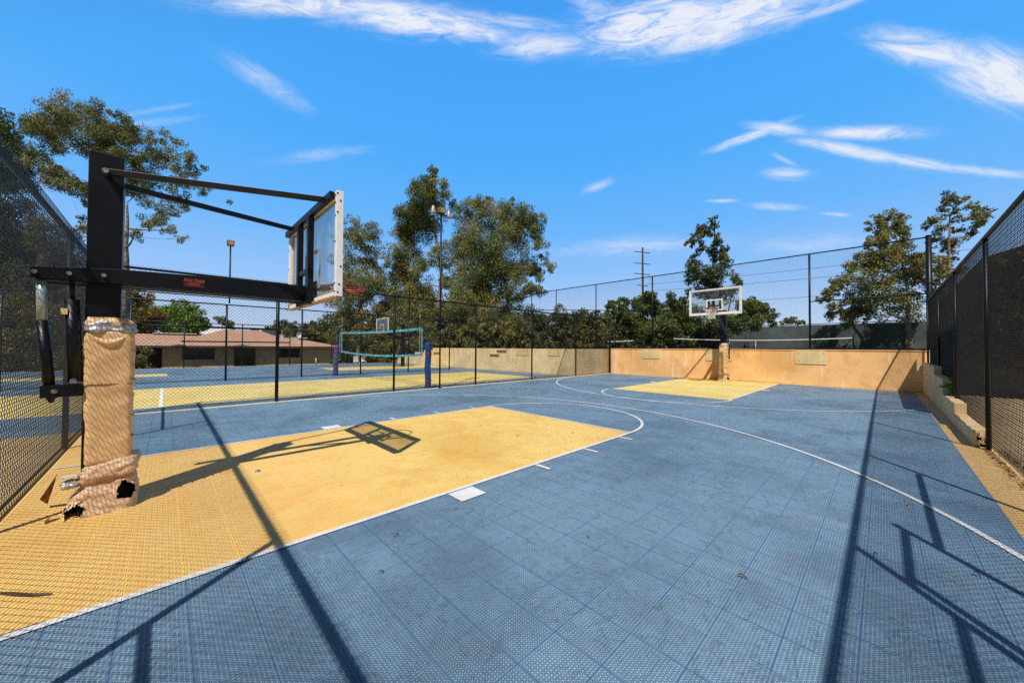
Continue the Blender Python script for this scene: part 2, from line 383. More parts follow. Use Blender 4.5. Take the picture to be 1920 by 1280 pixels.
CL = json.loads('''[[[-0.7526,0.1691,0.6364],[0.417,0.8704,0.2618],[-0.5097,0.4624,-0.7256],0.1864,0.0194,0.95],[[-0.6556,0.3569,0.6655],[0.5296,0.8455,0.0683],[-0.5383,0.3972,-0.7433],0.2104,0.0322,1.1],[[-0.6952,0.275,0.6642],[0.4998,0.849,0.1715],[-0.5167,0.4511,-0.7277],0.2008,0.0204,1.0],[[-0.5844,0.4663,0.6641],[0.5721,0.8172,-0.0703],[-0.5755,0.3389,-0.7443],0.1241,0.0194,0.8],[[-0.5083,0.5662,0.6489],[0.7436,0.6687,-0.0009],[-0.4344,0.482,-0.7609],0.124,0.0271,0.8],[[-0.5307,0.508,0.6784],[0.6407,0.7645,-0.0713],[-0.5549,0.3968,-0.7312],0.1683,0.0135,0.5],[[-0.3101,0.6953,0.6484],[0.8681,0.4852,-0.1052],[-0.3877,0.5302,-0.754],0.1747,0.055,1.25],[[-0.1701,0.7633,0.6233],[0.9398,0.3158,-0.1303],[-0.2962,0.5636,-0.7711],0.1653,0.0407,1.2],[[-0.2482,0.7484,0.6151],[0.9178,0.3848,-0.0979],[-0.3099,0.5402,-0.7824],0.1283,0.0296,1.0],[[-0.401,0.6063,0.6868],[0.6203,0.7313,-0.2834],[-0.6741,0.3124,-0.6693],0.0645,0.0206,0.6],[[-0.0557,0.8099,0.5839],[0.9787,0.1602,-0.1287],[-0.1977,0.5643,-0.8015],0.0673,0.0094,0.7],[[0.0542,0.8749,0.4813],[0.7621,0.2752,-0.5861],[-0.6452,0.3985,-0.6518],0.1016,0.024,1.0],[[0.124,0.9017,0.4142],[0.6605,0.2365,-0.7126],[-0.7405,0.3619,-0.5663],0.0922,0.0318,1.2],[[0.0873,0.8861,0.4553],[0.7402,0.2481,-0.6249],[-0.6667,0.3916,-0.6342],0.0976,0.0229,0.9],[[-0.8426,0.1361,0.521],[0.0135,0.9726,-0.2322],[-0.5383,-0.1886,-0.8213],0.0831,0.0247,0.4],[[-0.8428,0.1825,0.5063],[0.133,0.9822,-0.1327],[-0.5215,-0.0444,-0.8521],0.0448,0.0188,0.25],[[-0.1961,0.8738,0.445],[0.9806,0.1718,0.0948],[0.0064,0.4549,-0.8905],0.0832,0.0118,0.8],[[-0.1431,0.8848,0.4435],[0.8575,0.3346,-0.3909],[-0.4942,0.3244,-0.8065],0.0641,0.0125,0.8],[[-0.0281,0.9162,0.3998],[0.9294,0.1712,-0.3271],[-0.3681,0.3623,-0.8563],0.0974,0.0129,0.95],[[-0.0432,0.9251,0.3773],[0.8388,0.2387,-0.4893],[-0.5427,0.2954,-0.7863],0.1172,0.0124,0.9],[[0.0381,0.9425,0.332],[0.8572,0.1399,-0.4957],[-0.5136,0.3035,-0.8026],0.0872,0.0086,0.8],[[0.1187,0.9501,0.2883],[0.8886,0.028,-0.4579],[-0.4431,0.3105,-0.841],0.0602,0.0074,0.7],[[-0.1361,0.9216,0.3635],[0.9277,0.2473,-0.2796],[-0.3476,0.2992,-0.8886],0.0489,0.013,0.7],[[-0.1387,0.9106,0.3894],[0.7203,0.3626,-0.5913],[-0.6796,0.1985,-0.7062],0.0355,0.0061,0.4],[[-0.4869,0.7726,0.4074],[0.8731,0.4168,0.2531],[0.0258,0.4789,-0.8775],0.0489,0.0127,0.6],[[-0.1575,0.9391,0.3053],[0.9356,0.2408,-0.2581],[-0.3159,0.245,-0.9166],0.0641,0.0096,0.45],[[-0.2512,0.9077,0.3362],[0.9295,0.3231,-0.1777],[-0.2699,0.2679,-0.9249],0.0355,0.0057,0.6],[[-0.0653,0.9605,0.2704],[0.9422,0.1486,-0.3004],[-0.3287,0.2351,-0.9147],0.0277,0.0049,0.6],[[-0.451,0.8533,0.2615],[0.8805,0.4733,-0.0256],[-0.1456,0.2187,-0.9649],0.2396,0.0295,0.4],[[-0.1039,0.9699,0.22],[0.9827,0.1343,-0.1279],[-0.1536,0.2029,-0.9671],0.1314,0.0218,0.35],[[-0.8705,0.242,0.4285],[0.3885,0.8724,0.2965],[-0.3021,0.4246,-0.8535],0.1153,0.0146,0.3],[[-0.9145,-0.02,0.4042],[0.1893,0.8616,0.4709],[-0.3577,0.5072,-0.7841],0.0743,0.0078,0.35],[[-0.9042,-0.0134,0.4269],[0.2229,0.8378,0.4984],[-0.3643,0.5458,-0.7546],0.0671,0.0053,0.3]]''')
spz = g.n('ShaderNodeSeparateXYZ'); g.put(spz.inputs[0], D_); dz = spz.outputs[2]
total = None
for c, ta, tb, la, lb, s in CL:
    dc = dot(D_, c); a = g.m('DIVIDE', dot(D_, ta), g.m('MULTIPLY', dc, la)); b_ = g.m('DIVIDE', dot(D_, tb), g.m('MULTIPLY', dc, lb))
    rr = g.m('SQRT', g.m('ADD', g.m('MULTIPLY', a, a), g.m('MULTIPLY', b_, b_)))
    mask = g.m('SUBTRACT', 1.0, g.ss(rr, .15, 1.45))
    mask = g.m('MULTIPLY', mask, g.m('GREATER_THAN', dc, .2))
    cv = g.n('ShaderNodeCombineXYZ')                                # streaks run along the cloud
    g.put(cv.inputs[0], g.m('ADD', g.m('MULTIPLY', g.m('DIVIDE', dot(D_, ta), dc), 5.5), c[0]*9)); g.put(cv.inputs[1], g.m('MULTIPLY', g.m('DIVIDE', dot(D_, tb), dc), 20)); cv.inputs[2].default_value = c[1]*7
    nz = g.noise(cv.outputs[0], 2.4, 7, .72, .9)
    val = g.m('MULTIPLY', g.ss(g.m('ADD', nz, g.m('MULTIPLY', mask, .24)), .40, .95), g.m('MULTIPLY', mask, s*1.2), clamp=True)
    total = val if total is None else g.m('MAXIMUM', total, val)
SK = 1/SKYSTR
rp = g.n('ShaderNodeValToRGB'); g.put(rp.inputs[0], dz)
STOPS = [(0,(.62,.74,.95)),(.07,(.52,.68,.95)),(.16,(.32,.57,.97)),(.30,(.15,.48,1.0)),(.46,(.078,.43,1.0)),(.72,(.055,.36,.97)),(.80,(.03,.08,.17)),(.88,(.012,.015,.02)),(1,(.01,.01,.012))]  # top stops darkened above the view to weaken the sky fill
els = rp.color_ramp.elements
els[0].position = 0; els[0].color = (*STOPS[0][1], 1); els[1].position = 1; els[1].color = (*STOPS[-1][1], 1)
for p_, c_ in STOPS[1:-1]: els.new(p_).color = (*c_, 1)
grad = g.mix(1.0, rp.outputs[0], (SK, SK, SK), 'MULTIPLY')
sd = dot(D_, tuple(SUN)); sunward = g.ss(sd, .12, .62)  # unseen sky towards the sun replaced by dim warm grey to shape fill
grad = g.mix(sunward, grad, (.07*SK, .06*SK, .045*SK))
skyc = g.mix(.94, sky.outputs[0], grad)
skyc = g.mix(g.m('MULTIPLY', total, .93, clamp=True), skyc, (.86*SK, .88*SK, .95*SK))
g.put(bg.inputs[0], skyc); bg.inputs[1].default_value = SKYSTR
g.t.links.new(bg.outputs[0], wout.inputs[0])
scene.view_settings.view_transform = 'Standard'; scene.view_settings.look = 'None'; scene.view_settings.exposure = 0; scene.view_settings.gamma = 1
scene.render.engine = 'CYCLES'
try:
    scene.cycles.max_bounces = 5; scene.cycles.transparent_max_bounces = 12; scene.cycles.diffuse_bounces = 3; scene.cycles.glossy_bounces = 2; scene.cycles.transmission_bounces = 4
    scene.cycles.use_denoising = False
except Exception: pass

# ------------------------------------------------------------------ ground levels
Z0 = -.95
S = MB(); S.quad((-3000,-3000,Z0),(3000,-3000,Z0),(3000,3000,Z0),(-3000,3000,Z0)); struct(S, 'ground', M['ground'])
S = MB().box((-32.0,-14,Z0+.002),(1.0,18.32,-.006)); struct(S, 'court_base', M['concrete'])
S = MB().box((1.0,-14,Z0+.002),(40,18.32,-.004)); struct(S, 'soil_ground', M['soil'])
T = 1.36
S = MB(); S.box((-10.85,18.52,Z0+.002),(300,400,T)); S.box((-24.4,15.2,Z0+.002),(-11.07,400,T)); S.box((-11.068,18.54,Z0+.002),(-10.852,400,T-.003)); struct(S, 'upper_terrace', M['tennis'])
S = MB()                                                            # bank falling away past the end of the wall
S.add([(-24.4,15.6,T-.05),(-24.4,60,T-.05),(-44,60,Z0-.01),(-44,15.6,Z0-.01)], [(0,3,2,1),]); struct(S, 'planted_bank', M['ground'])
# playing surface, markings
xL, xR = -6.639, -2.979; yN, yF = 5.678, 11.304
S = MB(); S.quad((-10.74,-.90,0),(.726,-.90,0),(.726,18.24,0),(-10.74,18.24,0)); struct(S, 'court_floor', M['blue'])
S = MB(); S.quad((.726,-.90,.001),(1.12,-.90,.001),(1.12,8.75,.001),(.726,8.75,.001)); S.quad((.726,8.75,.001),(.93,8.75,.001),(.93,18.3,.001),(.726,18.3,.001)); struct(S, 'border_strip', M['orange'])
S = MB(); S.quad((-9.3,-1.0,.002),(xR-.05,-1.0,.002),(xR-.05,-.42,.002),(-9.3,-.42,.002))
S.quad((xL,-.42,.004),(xR,-.42,.004),(xR,yN,.004),(xL,yN,.004)); struct(S, 'key_paint', M['yellow'])
S = MB(); S.quad((xL,yF,.004),(xR,yF,.004),(xR,18.3,.004),(xL,18.3,.004)); struct(S, 'key_paint', M['yellow2'])
S = MB(); S.quad((-14,-9,-.003),(1.0,-9,-.003),(1.0,-.94,-.003),(-9.3,-.94,-.003)); struct(S, 'outer_paving', M['concrete'])
def ribbon(S, pts, w, z, closed=False):
    n = len(pts); vs = []
    for i, p in enumerate(pts):
        a = Vector(pts[i-1] if (i or closed) else pts[0]); b = Vector(pts[(i+1) % n] if (i < n-1 or closed) else pts[-1])
        d = (b-a).normalized(); nn = Vector((-d.y, d.x))*w/2
        vs += [(p[0]+nn.x, p[1]+nn.y, z), (p[0]-nn.x, p[1]-nn.y, z)]
    fs = [(2*i, 2*i+1, 2*i+3, 2*i+2) for i in range(n-1)]
    if closed: fs.append((2*n-2, 2*n-1, 1, 0))
    S.add(vs, fs)
def line(S, a, b, w, z): ribbon(S, [a, b], w, z)
def arc(cx, cy, r, a0, a1, n=64): return [(cx+r*math.cos(R(a0+(a1-a0)*i/n)), cy+r*math.sin(R(a0+(a1-a0)*i/n))) for i in range(n+1)]
LW = .05
S = MB()
line(S, (xR,-.9), (xR,yN+.025), LW, .008); line(S, (xL,-.9), (xL,yN+.025), LW, .008); line(S, (xL+.02,yN), (xR-.02,yN), LW*.8, .0085)
ribbon(S, arc(-4.81, yN, 1.83, 0, 180), LW, .009)
line(S, (xR,yF-.02), (xR,18.2), LW, .008); line(S, (xL,yF), (xL,18.2), LW*.5, .008)
ribbon(S, arc(-4.81, yF, 1.88, 180, 360), LW, .009)
a = 45
ribbon(S, [p for p in arc(-4.81, 2.09, 5.87, 6, 174, 140) if -10.7 < p[0] < .70], LW, .0075)
ribbon(S, [p for p in arc(-4.81, 15.5, 5.98, 182, 358, 140) if -10.7 < p[0] < .72], LW, .0075)
for sx, s in ((xR, 1), (xL, -1)):
    for y in (3.27, 4.28, 5.26): line(S, (sx+s*.035, y), (sx+s*.25, y), .05, .0085)
    for y in (yF+.42, yF+1.42, yF+2.42): line(S, (sx+s*.035, y), (sx+s*.25, y), .05, .0085)
struct(S, 'painted_line', M['white'])
S = MB()
for sx, s in ((xR, 1), (xL, -1)):
    for y in (1.99, yF+3.4): S.quad((sx+s*.04,y,.0085),(sx+s*.27,y,.0085),(sx+s*.27,y+.29,.0085),(sx+s*.04,y+.29,.0085))
struct(S, 'key_block_mark', M['white'])
S = MB(); S.box((-10.90,-.9,0),(-10.745,18.2,.012)); S.box((-10.74,18.245,0),(xL-.01,18.32,.010)); S.box((xR+.01,18.245,0),(.72,18.32,.010)); struct(S, 'court_edge', M['pale_line'])
# second court
S = MB(); S.quad((-31.4,-12,0),(-9.3,-12,0),(-9.3,-.96,0),(-10.9,-.96,0)); S.quad((-31.4,-12,0),(-10.9,-.96,0),(-10.9,14.95,0),(-31.4,14.95,0))
struct(S, 'second_court_floor', M['blue'])
S = MB(); S.quad((-16.75,-9,.004),(-11.7,-9,.004),(-11.7,12.85,.004),(-16.75,12.85,.004))
S.quad((-25.5,-10,.004),(-23.45,-10,.004),(-23.45,.1,.004),(-25.5,.1,.004)); S.quad((-26.0,7.4,.004),(-22.7,7.4,.004),(-22.0,14.9,.004),(-26.0,14.9,.004)); struct(S, 'key_paint', M['yellow2'])
S = MB(); line(S, (-16.75,-.05), (-11.7,-.05), .07, .008); line(S, (-16.9,12.85), (-11.2,12.85), .06, .008); line(S, (-16.78,-9), (-16.78,12.9), .05, .008); line(S, (-11.66,-9), (-11.66,12.9), .05, .008)
line(S, (-22.6,7.4), (-21.9,14.9), .06, .008); line(S, (-23.4,-9), (-23.4,.15), .06, .008)
ribbon(S, arc(-14.2, 3.4, 2.0, 100, 190), .05, .008); struct(S, 'painted_line', M['line'])
S = MB(); line(S, (-22.4,3.8), (-22.4,7.0), .22, .008); line(S, (-19.3,3.6), (-19.3,8), .04, .008); struct(S, 'painted_line', M['orange_line'])

# ------------------------------------------------------------------ walls
WT = 1.38
wl = thing('retaining_wall', 'orange stucco retaining wall across the far end behind the glass backboard', 'wall', (-4.8,18.4,0))
S = MB(); S.box((-10.95,18.33,-.3),(1.12,18.51,WT)); S.build('wall_face', M['wall'], wl)
S = MB(); S.box((-10.95,18.31,WT),(1.13,18.53,WT+.035)); S.build('coping', M['wall'], wl)
def patch(x0, x1, z0, label, y=18.33, mat='patch'):
    t = thing('wall_board', label, 'board', ((x0+x1)/2, y-.02, z0), 'pale boards fixed to the retaining walls')
    S = MB(); S.box((x0,y-.022,z0),(x1,y-.001,WT-.012)); S.build('panel', M[mat], t)
    S = MB()
    for x in (x0+.12, x1-.12):
        for z in (z0+.12, WT-.12): S.box((x-.012,y-.026,z-.012),(x+.012,y-.0225,z+.012))
    S.build('screw', M['dark'], t)
patch(-8.96,-7.98,.90,'square pale board on orange wall left of the wrapped hoop post')
patch(-5.80,-4.72,.88,'pale board on orange wall half in shadow directly behind the wrapped post')
patch(-2.48,-1.52,.84,'wide pale board with four screws on orange wall right of the far hoop')
w2 = thing('retaining_wall', 'tan stained stucco wall behind second court, stepping down at its far end', 'wall', (-17,15,0))
S = MB(); S.box((-24.4,15.0,-.3),(-10.96,15.18,WT))
for i, (a_, b_, z_) in enumerate(((-25.7,-24.4,1.22),(-27.2,-25.7,1.02),(-28.8,-27.2,.78),(-30.4,-28.8,.5),(-32.0,-30.4,.3))): S.box((a_,15.0,-.3),(b_,15.18,z_))
S.build('wall_face', M['wall2'], w2)
S = MB(); S.box((-11.06,15.18,-.3),(-10.96,18.5,WT)); S.build('return_wall', M['wall2'], w2)
patch(-12.70,-11.83,1.0,'greenish pale board on tan wall, seen between two fence posts', 15.0)
patch(-15.2,-14.1,.99,'long pale board on tan wall right of the brown vents', 15.0)
for x0, z0, l in ((-16.86,1.16,'upper brown slotted vent on the tan wall'),(-17.52,.90,'lower brown slotted vent on the tan wall, left of its twin'),(-24.2,.92,'brown slotted vent near the stepped end of the tan wall')):
    t = thing('wall_vent', l, 'vent', (x0+.4,14.98,z0), 'brown vents in the tan wall')
    S = MB(); S.box((x0,14.965,z0),(x0+.86,14.999,z0+.11)); S.build('grille', M['vent'], t)
    S = MB(); S.box((x0-.02,14.975,z0-.02),(x0+.88,14.9995,z0)); S.build('sill', M['wall2'], t)
# curb wall stepping up beside the right fence
cb = thing('curb_wall', 'stepped tan block curb wall running along the right fence', 'wall', (1.0,13,0))
def rough_box(S, a, b, n=.012, seg=.12):
    x0,y0,z0 = a; x1,y1,z1 = b
    nx = max(1, int((x1-x0)/seg)); ny = max(1, int((y1-y0)/seg)); nz = max(1, int((z1-z0)/seg))
    def jit(p):
        q = Vector(p)
        d = noise.noise_vector(q*7)*n
        return (p[0]+d.x, p[1]+d.y, p[2]+(d.z if p[2] > z0+.01 else 0))
    def grid(o, u, v, nu, nv):
        vs = []; fs = []
        for i in range(nu+1):
            for j in range(nv+1):
                vs.append(jit((o[0]+u[0]*i/nu+v[0]*j/nv, o[1]+u[1]*i/nu+v[1]*j/nv, o[2]+u[2]*i/nu+v[2]*j/nv)))
        for i in range(nu):
            for j in range(nv):
                k = i*(nv+1)+j; fs.append((k, k+nv+1, k+nv+2, k+1))
        S.add(vs, fs)
    dx, dy, dz = x1-x0, y1-y0, z1-z0
    grid((x0,y0,z0),(dx,0,0),(0,0,dz),nx,nz); grid((x0,y1,z0),(0,-dy,0),(0,0,dz),ny,nz); grid((x1,y0,z0),(0,dy,0),(0,0,dz),ny,nz)
    grid((x1,y1,z0),(-dx,0,0),(0,0,dz),nx,nz); grid((x0,y0,z1),(dx,0,0),(0,dy,0),nx,ny)
for y0, y1, z, l in ((8.62,10.60,.25,0),(10.60,12.5,.44,0),(12.5,14.5,.79,0),(14.5,18.28,1.0,0)):
    S = MB(); rough_box(S, (.915,y0,-.2), (1.055,y1-.004,z)); S.build('curb_block', M['curb'], cb)
S = MB()
random.seed(3)
for i in range(9):
    x = random.uniform(.93,1.04); z = random.uniform(.02,.22); S.box((x-.03,8.585,z-.03),(x+.03,8.625,z+.025))
S.build('rubble_end', M['curb'], cb)

# ------------------------------------------------------------------ chain link
def chain(name, p, q, z0, z1, parent, r=.0022, w=.078, hh=.076, mat=None):
    p = np.array(p, float); q = np.array(q, float); L = np.linalg.norm(q-p); d = (q-p)/L; nrm_ = np.array([-d[1], d[0]])
    N = int(L/(w/2)); K = int((z1-z0)/(hh/2))+1
    i = np.arange(N)[:, None]; k = np.arange(K)[None, :]
    par = ((i+k) % 2)
    s = i*(w/2) + par*(w/2)
    z = z0 + k*(hh/2) + 0*i
    off = (par*2-1)*r*.9*np.where(i % 2, 1, -1)
    ang = np.array([0, 2*PI/3, 4*PI/3])
    ox = np.cos(ang)*r*1.25; on = np.sin(ang)*r*1.1
    sx = s[..., None]+ox; nn = off[..., None]+on
    V = np.zeros((N, K, 3, 3))
    V[..., 0] = p[0]+d[0]*sx+nrm_[0]*nn; V[..., 1] = p[1]+d[1]*sx+nrm_[1]*nn; V[..., 2] = z[..., None]
    org = ORG[parent.name] if parent else Vector((0,0,0))
    V -= np.array(org)
    base = (np.arange(N)[:, None, None]*K + np.arange(K-1)[None, :, None])*3
    a = base+np.arange(3); b = base+(np.arange(3)+1) % 3
    F = np.stack([a, b, b+3, a+3], -1).reshape(-1, 4)
    me = bpy.data.meshes.new(name); me.vertices.add(N*K*3); me.vertices.foreach_set('co', V.ravel())
    nf = len(F); me.loops.add(nf*4); me.loops.foreach_set('vertex_index', F.ravel().astype(np.int32))
    me.polygons.add(nf); me.polygons.foreach_set('loop_start', np.arange(0, nf*4, 4, dtype=np.int32)); me.polygons.foreach_set('loop_total', np.full(nf, 4, dtype=np.int32))
    me.update(calc_edges=True); me.materials.append(mat or M['wire'])
    o = bpy.data.objects.new(name, me); COL.objects.link(o); o.parent = parent; return o
def pipe(name, a, b, r, parent, n=10, mat='frame'):
    return MB().tube([a, b], r, n).build(name, M[mat], parent, smooth=True)
def post(x, y, z0, z1, r, parent):
    o = pipe('post', (x,y,z0), (x,y,z1), r, parent)
    MB().tube([(x,y,z1),(x,y,z1+.02),(x,y,z1+.045)], [r*1.15, r*1.1, r*.35], 10).build('post_cap', M['frame'], o, smooth=True)
    return o
# left-hand divider fence (x = -10.85)
f1 = thing('chain_link_fence', 'black chain-link fence dividing the two courts', 'fence', (-10.85,8.7,0))
for y, r in ((-.95,.045),(2.08,.040),(5.26,.034),(8.56,.034),(11.72,.034),(15.0,.034),(18.26,.055)): post(-10.85, y, -.05, 3.04, r, f1)
pipe('top_rail', (-10.85,-.95,3.05), (-10.85,18.26,3.05), .026, f1); pipe('mid_rail', (-10.85,-.95,1.86), (-10.85,2.08,1.86), .024, f1)
pipe('bottom_rail', (-10.85,2.08,.04), (-10.85,18.26,.04), .008, f1)
chain('wire_mesh', (-10.815,-.95), (-10.815,18.26), .03, 3.12, f1, r=.0029)
# near fence behind the near hoop (y = -.95)
f2 = thing('chain_link_fence', 'tall black chain-link fence close behind the padded hoop post', 'fence', (-4.8,-.95,0))
for x in (-7.83,-4.62,-1.95,1.02): post(x, -.97, -.05, 2.95, .030, f2)
pipe('top_rail', (-10.85,-.97,2.96), (1.05,-.97,2.96), .030, f2); pipe('mid_rail', (-10.85,-.97,1.80), (-7.83,-.97,1.80), .022, f2); pipe('mid_rail', (-1.95,-.97,1.72), (1.02,-.97,1.72), .024, f2)
pipe('bottom_rail', (-10.85,-.97,.05), (1.05,-.97,.05), .014, f2)
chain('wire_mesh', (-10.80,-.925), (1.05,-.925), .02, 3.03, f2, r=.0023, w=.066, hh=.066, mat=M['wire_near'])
# right fence
f3 = thing('chain_link_fence', 'black chain-link fence with a gate along the right side of the court', 'fence', (1.05,8.5,0))
for y, z in ((-.95,3.02),(2.02,3.02),(2.98,2.45),(5.27,3.02),(8.45,3.02),(11.65,3.02),(14.9,3.02),(18.2,3.02)): post(1.03, y, -.05, z, .027, f3)
pipe('top_rail', (1.03,-.95,3.04), (1.03,18.2,3.04), .027, f3)
pipe('gate_rail', (1.03,2.98,1.93), (1.03,5.2,1.93), .026, f3); pipe('gate_rail', (1.03,2.02,2.34), (1.03,2.98,2.34), .026, f3); pipe('gate_rail', (1.03,-.95,1.93), (1.03,2.02,1.93), .024, f3)
pipe('gate_post', (1.03,2.14,0), (1.03,2.14,2.32), .026, f3)
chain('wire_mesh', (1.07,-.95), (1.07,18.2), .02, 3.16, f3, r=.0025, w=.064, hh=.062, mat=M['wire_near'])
S = MB(); S.box((1.095,11.9,.3),(1.105,17.9,1.93)); top(S, 'privacy_panel', M['blackpanel'], 'solid black panel on the right fence above the stepped curb', 'panel')
# tall fence on the end wall
f4 = thing('chain_link_fence', 'tall black chain-link fence standing on the orange end wall', 'fence', (-4.8,18.42,WT))
for x in (-17.1,-14.9,-11.87,-8.43,-5.2,-2.02): post(x, 18.42, WT, 5.2, .030 if x < -11 else .036, f4)
post(1.09, 18.42, 0, 5.25, .075, f4)
pipe('top_rail', (-18.5,18.42,5.22), (1.09,18.42,5.22), .024, f4); pipe('mid_rail', (-2.02,18.42,3.32), (1.09,18.42,3.32), .022, f4); pipe('bottom_rail', (-18.5,18.40,WT+.06), (1.09,18.40,WT+.06), .030, f4)
for z in (2.0, 2.55, 3.1, 3.65): MB().tube([(1.09,18.42,z),(1.09,18.42,z+.03)], .085, 12).build('bracket', M['frame'], f4)
chain('wire_mesh', (-18.5,18.39), (1.03,18.39), WT+.03, 5.28, f4, r=.0019)
# fence across the second court
f5 = thing('chain_link_fence', 'black chain-link fence across the middle of the second court', 'fence', (-18.9,6,0))
for y in (-6.4,-3.65,-.9,1.82,4.6,7.33,10.02,12.82): post(-18.9, y, -.03, 3.12, .036, f5)
pipe('top_rail', (-18.9,-9,3.14), (-18.9,12.82,3.14), .026, f5); pipe('bottom_rail', (-18.9,-9,.05), (-18.9,12.82,.05), .010, f5)
chain('wire_mesh', (-18.87,-9), (-18.87,12.82), .03, 3.2, f5, r=.0017, w=.095, hh=.095)
# far fence beyond the second court
f6 = thing('chain_link_fence', 'low dark fence in front of the brown-roofed building', 'fence', (-31.7,5,0))
for y in (-8,-5,-2,.9,3.95,6.9,9.9,12.9): post(-31.7, y, -.4, 2.95, .036, f6)
pipe('top_rail', (-31.7,-8,2.97), (-31.7,14.5,2.97), .028, f6); pipe('mid_rail', (-31.7,-8,1.42), (-31.7,14.5,1.42), .024, f6)
# tennis fences on the terrace
f7 = thing('tennis_fence', 'open black fence frame beside the upper tennis court', 'fence', (-14,27,T))
pts7 = [(-22.2,23.0),(-19.2,25.2),(-16.3,28.4),(-13.6,31.3),(-11,34.2)]
for x, y in pts7: post(x, y, T, 4.75, .035, f7)
MB().tube([(x,y,4.75) for x,y in pts7], .03, 8).build('top_rail', M['frame'], f7); MB().tube([(x,y,3.0) for x,y in pts7], .022, 8).build('mid_rail', M['frame'], f7)
ws = thing('windscreen_fence', 'long grey-green windscreen fence at the back of the tennis courts', 'fence', (-6,54,T))
S = MB()
n = 60
vs = []; fs = []
for i in range(n+1):
    x = -34+40*i/n
    for j, z in enumerate((T, T+1.0, T+2.0, 4.28)): vs.append((x, 54+.06*noise.noise(Vector((x*1.3, z*1.2, 0))), z-(.05*abs(math.sin(x*1.1)) if j == 3 else 0)))
for i in range(n):
    for j in range(3): k = i*4+j; fs.append((k, k+4, k+5, k+1))
S.add(vs, fs); S.build('screen_fabric', simple('grey_windscreen', (.085, .105, .105), .8, var=.25, scale=.6), ws)
for i in range(14): pipe('post', (-34+3.07*i,54.1,T), (-34+3.07*i,54.1,4.45), .05, ws)
pipe('top_rail', (-34,54.1,4.36), (6,54.1,4.36), .04, ws)
def tnet(a, b, label, z=2.38, sag=.17):
    t = thing('tennis_net', label, 'net', ((a[0]+b[0])/2,(a[1]+b[1])/2,T), 'tennis nets on the upper courts')
    A = Vector((*a, z)); B = Vector((*b, z)); pts = []
    for i in range(21):
        s_ = i/20; P = A.lerp(B, s_); P.z -= sag*(1-(2*s_-1)**2); pts.append(P)
    S = MB()
    for i in range(20):
        S.quad(pts[i]+Vector((0,0,.0)), pts[i+1], pts[i+1]-Vector((0,0,.07)), pts[i]-Vector((0,0,.07)))
    S.build('top_band', M['cord'], t)
    S = MB(); m_ = pts[10]; S.beam(m_, (m_.x,m_.y,T), .06, .012, (0,1,0)); S.build('centre_strap', M['cord'], t)
    for P in (A, B): S = MB().tube([(P.x,P.y,T-.01),(P.x,P.y,z+.06)], .05, 8); S.build('post', M['frame'], t)
    S = MB(); Lh = (B-A).length; nn = int(Lh/.16)
    for i in range(nn):
        s_ = i/nn; P = A.lerp(B, s_); P.z -= sag*(1-(2*s_-1)**2)+.07; S.beam(P, (P.x,P.y,T+.02), .006, .006, (0,1,0))
    for k in range(1, 6):
        S.tube([p_-Vector((0,0,.07+.155*k)) for p_ in pts[::4]], .004, 3)
    S.build('net_mesh', M['wire'], t)
tnet((-13.45,33.6), (-1.62,38.6), 'tennis net directly behind the far basketball hoop')
tnet((-24.8,29.0), (-15.4,30.1), 'tennis net to the left behind the corner of the fences', 2.16, .12)
S = MB(); rough_box(S, (-17.8,27.2,T), (-16.6,27.9,T+.55), .12, .25); top(S, 'equipment_cover', M['greentarp'], 'green tarpaulin cover on the terrace left of the orange wall corner', 'cover')

# ------------------------------------------------------------------ cloth shells
def shell(rings, n=96, amp=.008, hole=None, exp=.42, seed=0, fold_amt=1.0, octs=3):
    """rings: (z, cx, cy, hx, hy)"""
    S = MB(); K = len(rings)
    for k, (z, cx, cy, hx, hy) in enumerate(rings):
        for i in range(n):
            t = 2*PI*i/n; c, s_ = math.cos(t), math.sin(t)
            x = cx+hx*math.copysign(abs(c)**exp, c); y = cy+hy*math.copysign(abs(s_)**exp, s_)
            q = Vector((x*3.1, y*3.1, z*3.1+seed)); d = noise.fractal(q*2.2, .8, 2.1, octs)*amp*1.7
            dx, dy = x-cx, y-cy; l = math.hypot(dx, dy) or 1
            fold = math.sin(z*75+noise.noise(q*1.3)*9)*amp*.35*fold_amt
            S.v.append((x+dx/l*(d+fold), y+dy/l*(d+fold), z+noise.noise(q*1.7+Vector((9,0,0)))*amp*.8))
    for k in range(K-1):
        for i in range(n):
            a, b = k*n+i, k*n+(i+1) % n
            c = [(S.v[a][j]+S.v[b+n][j])/2 for j in range(3)]
            if hole and hole(c): continue
            S.f.append((a, b, b+n, a+n))
    return S
def lerp_rings(keys, step=.012):
    out = []
    for (a, b) in zip(keys, keys[1:]):
        m = max(1, int(abs(b[0]-a[0])/step) if abs(b[0]-a[0]) > .001 else 4)
        for i in range(m): t = i/m; t2 = t*t*(3-2*t); out.append(tuple([a[0]+(b[0]-a[0])*t]+[a[j]+(b[j]-a[j])*t2 for j in range(1, 5)]))
    out.append(keys[-1]); return out

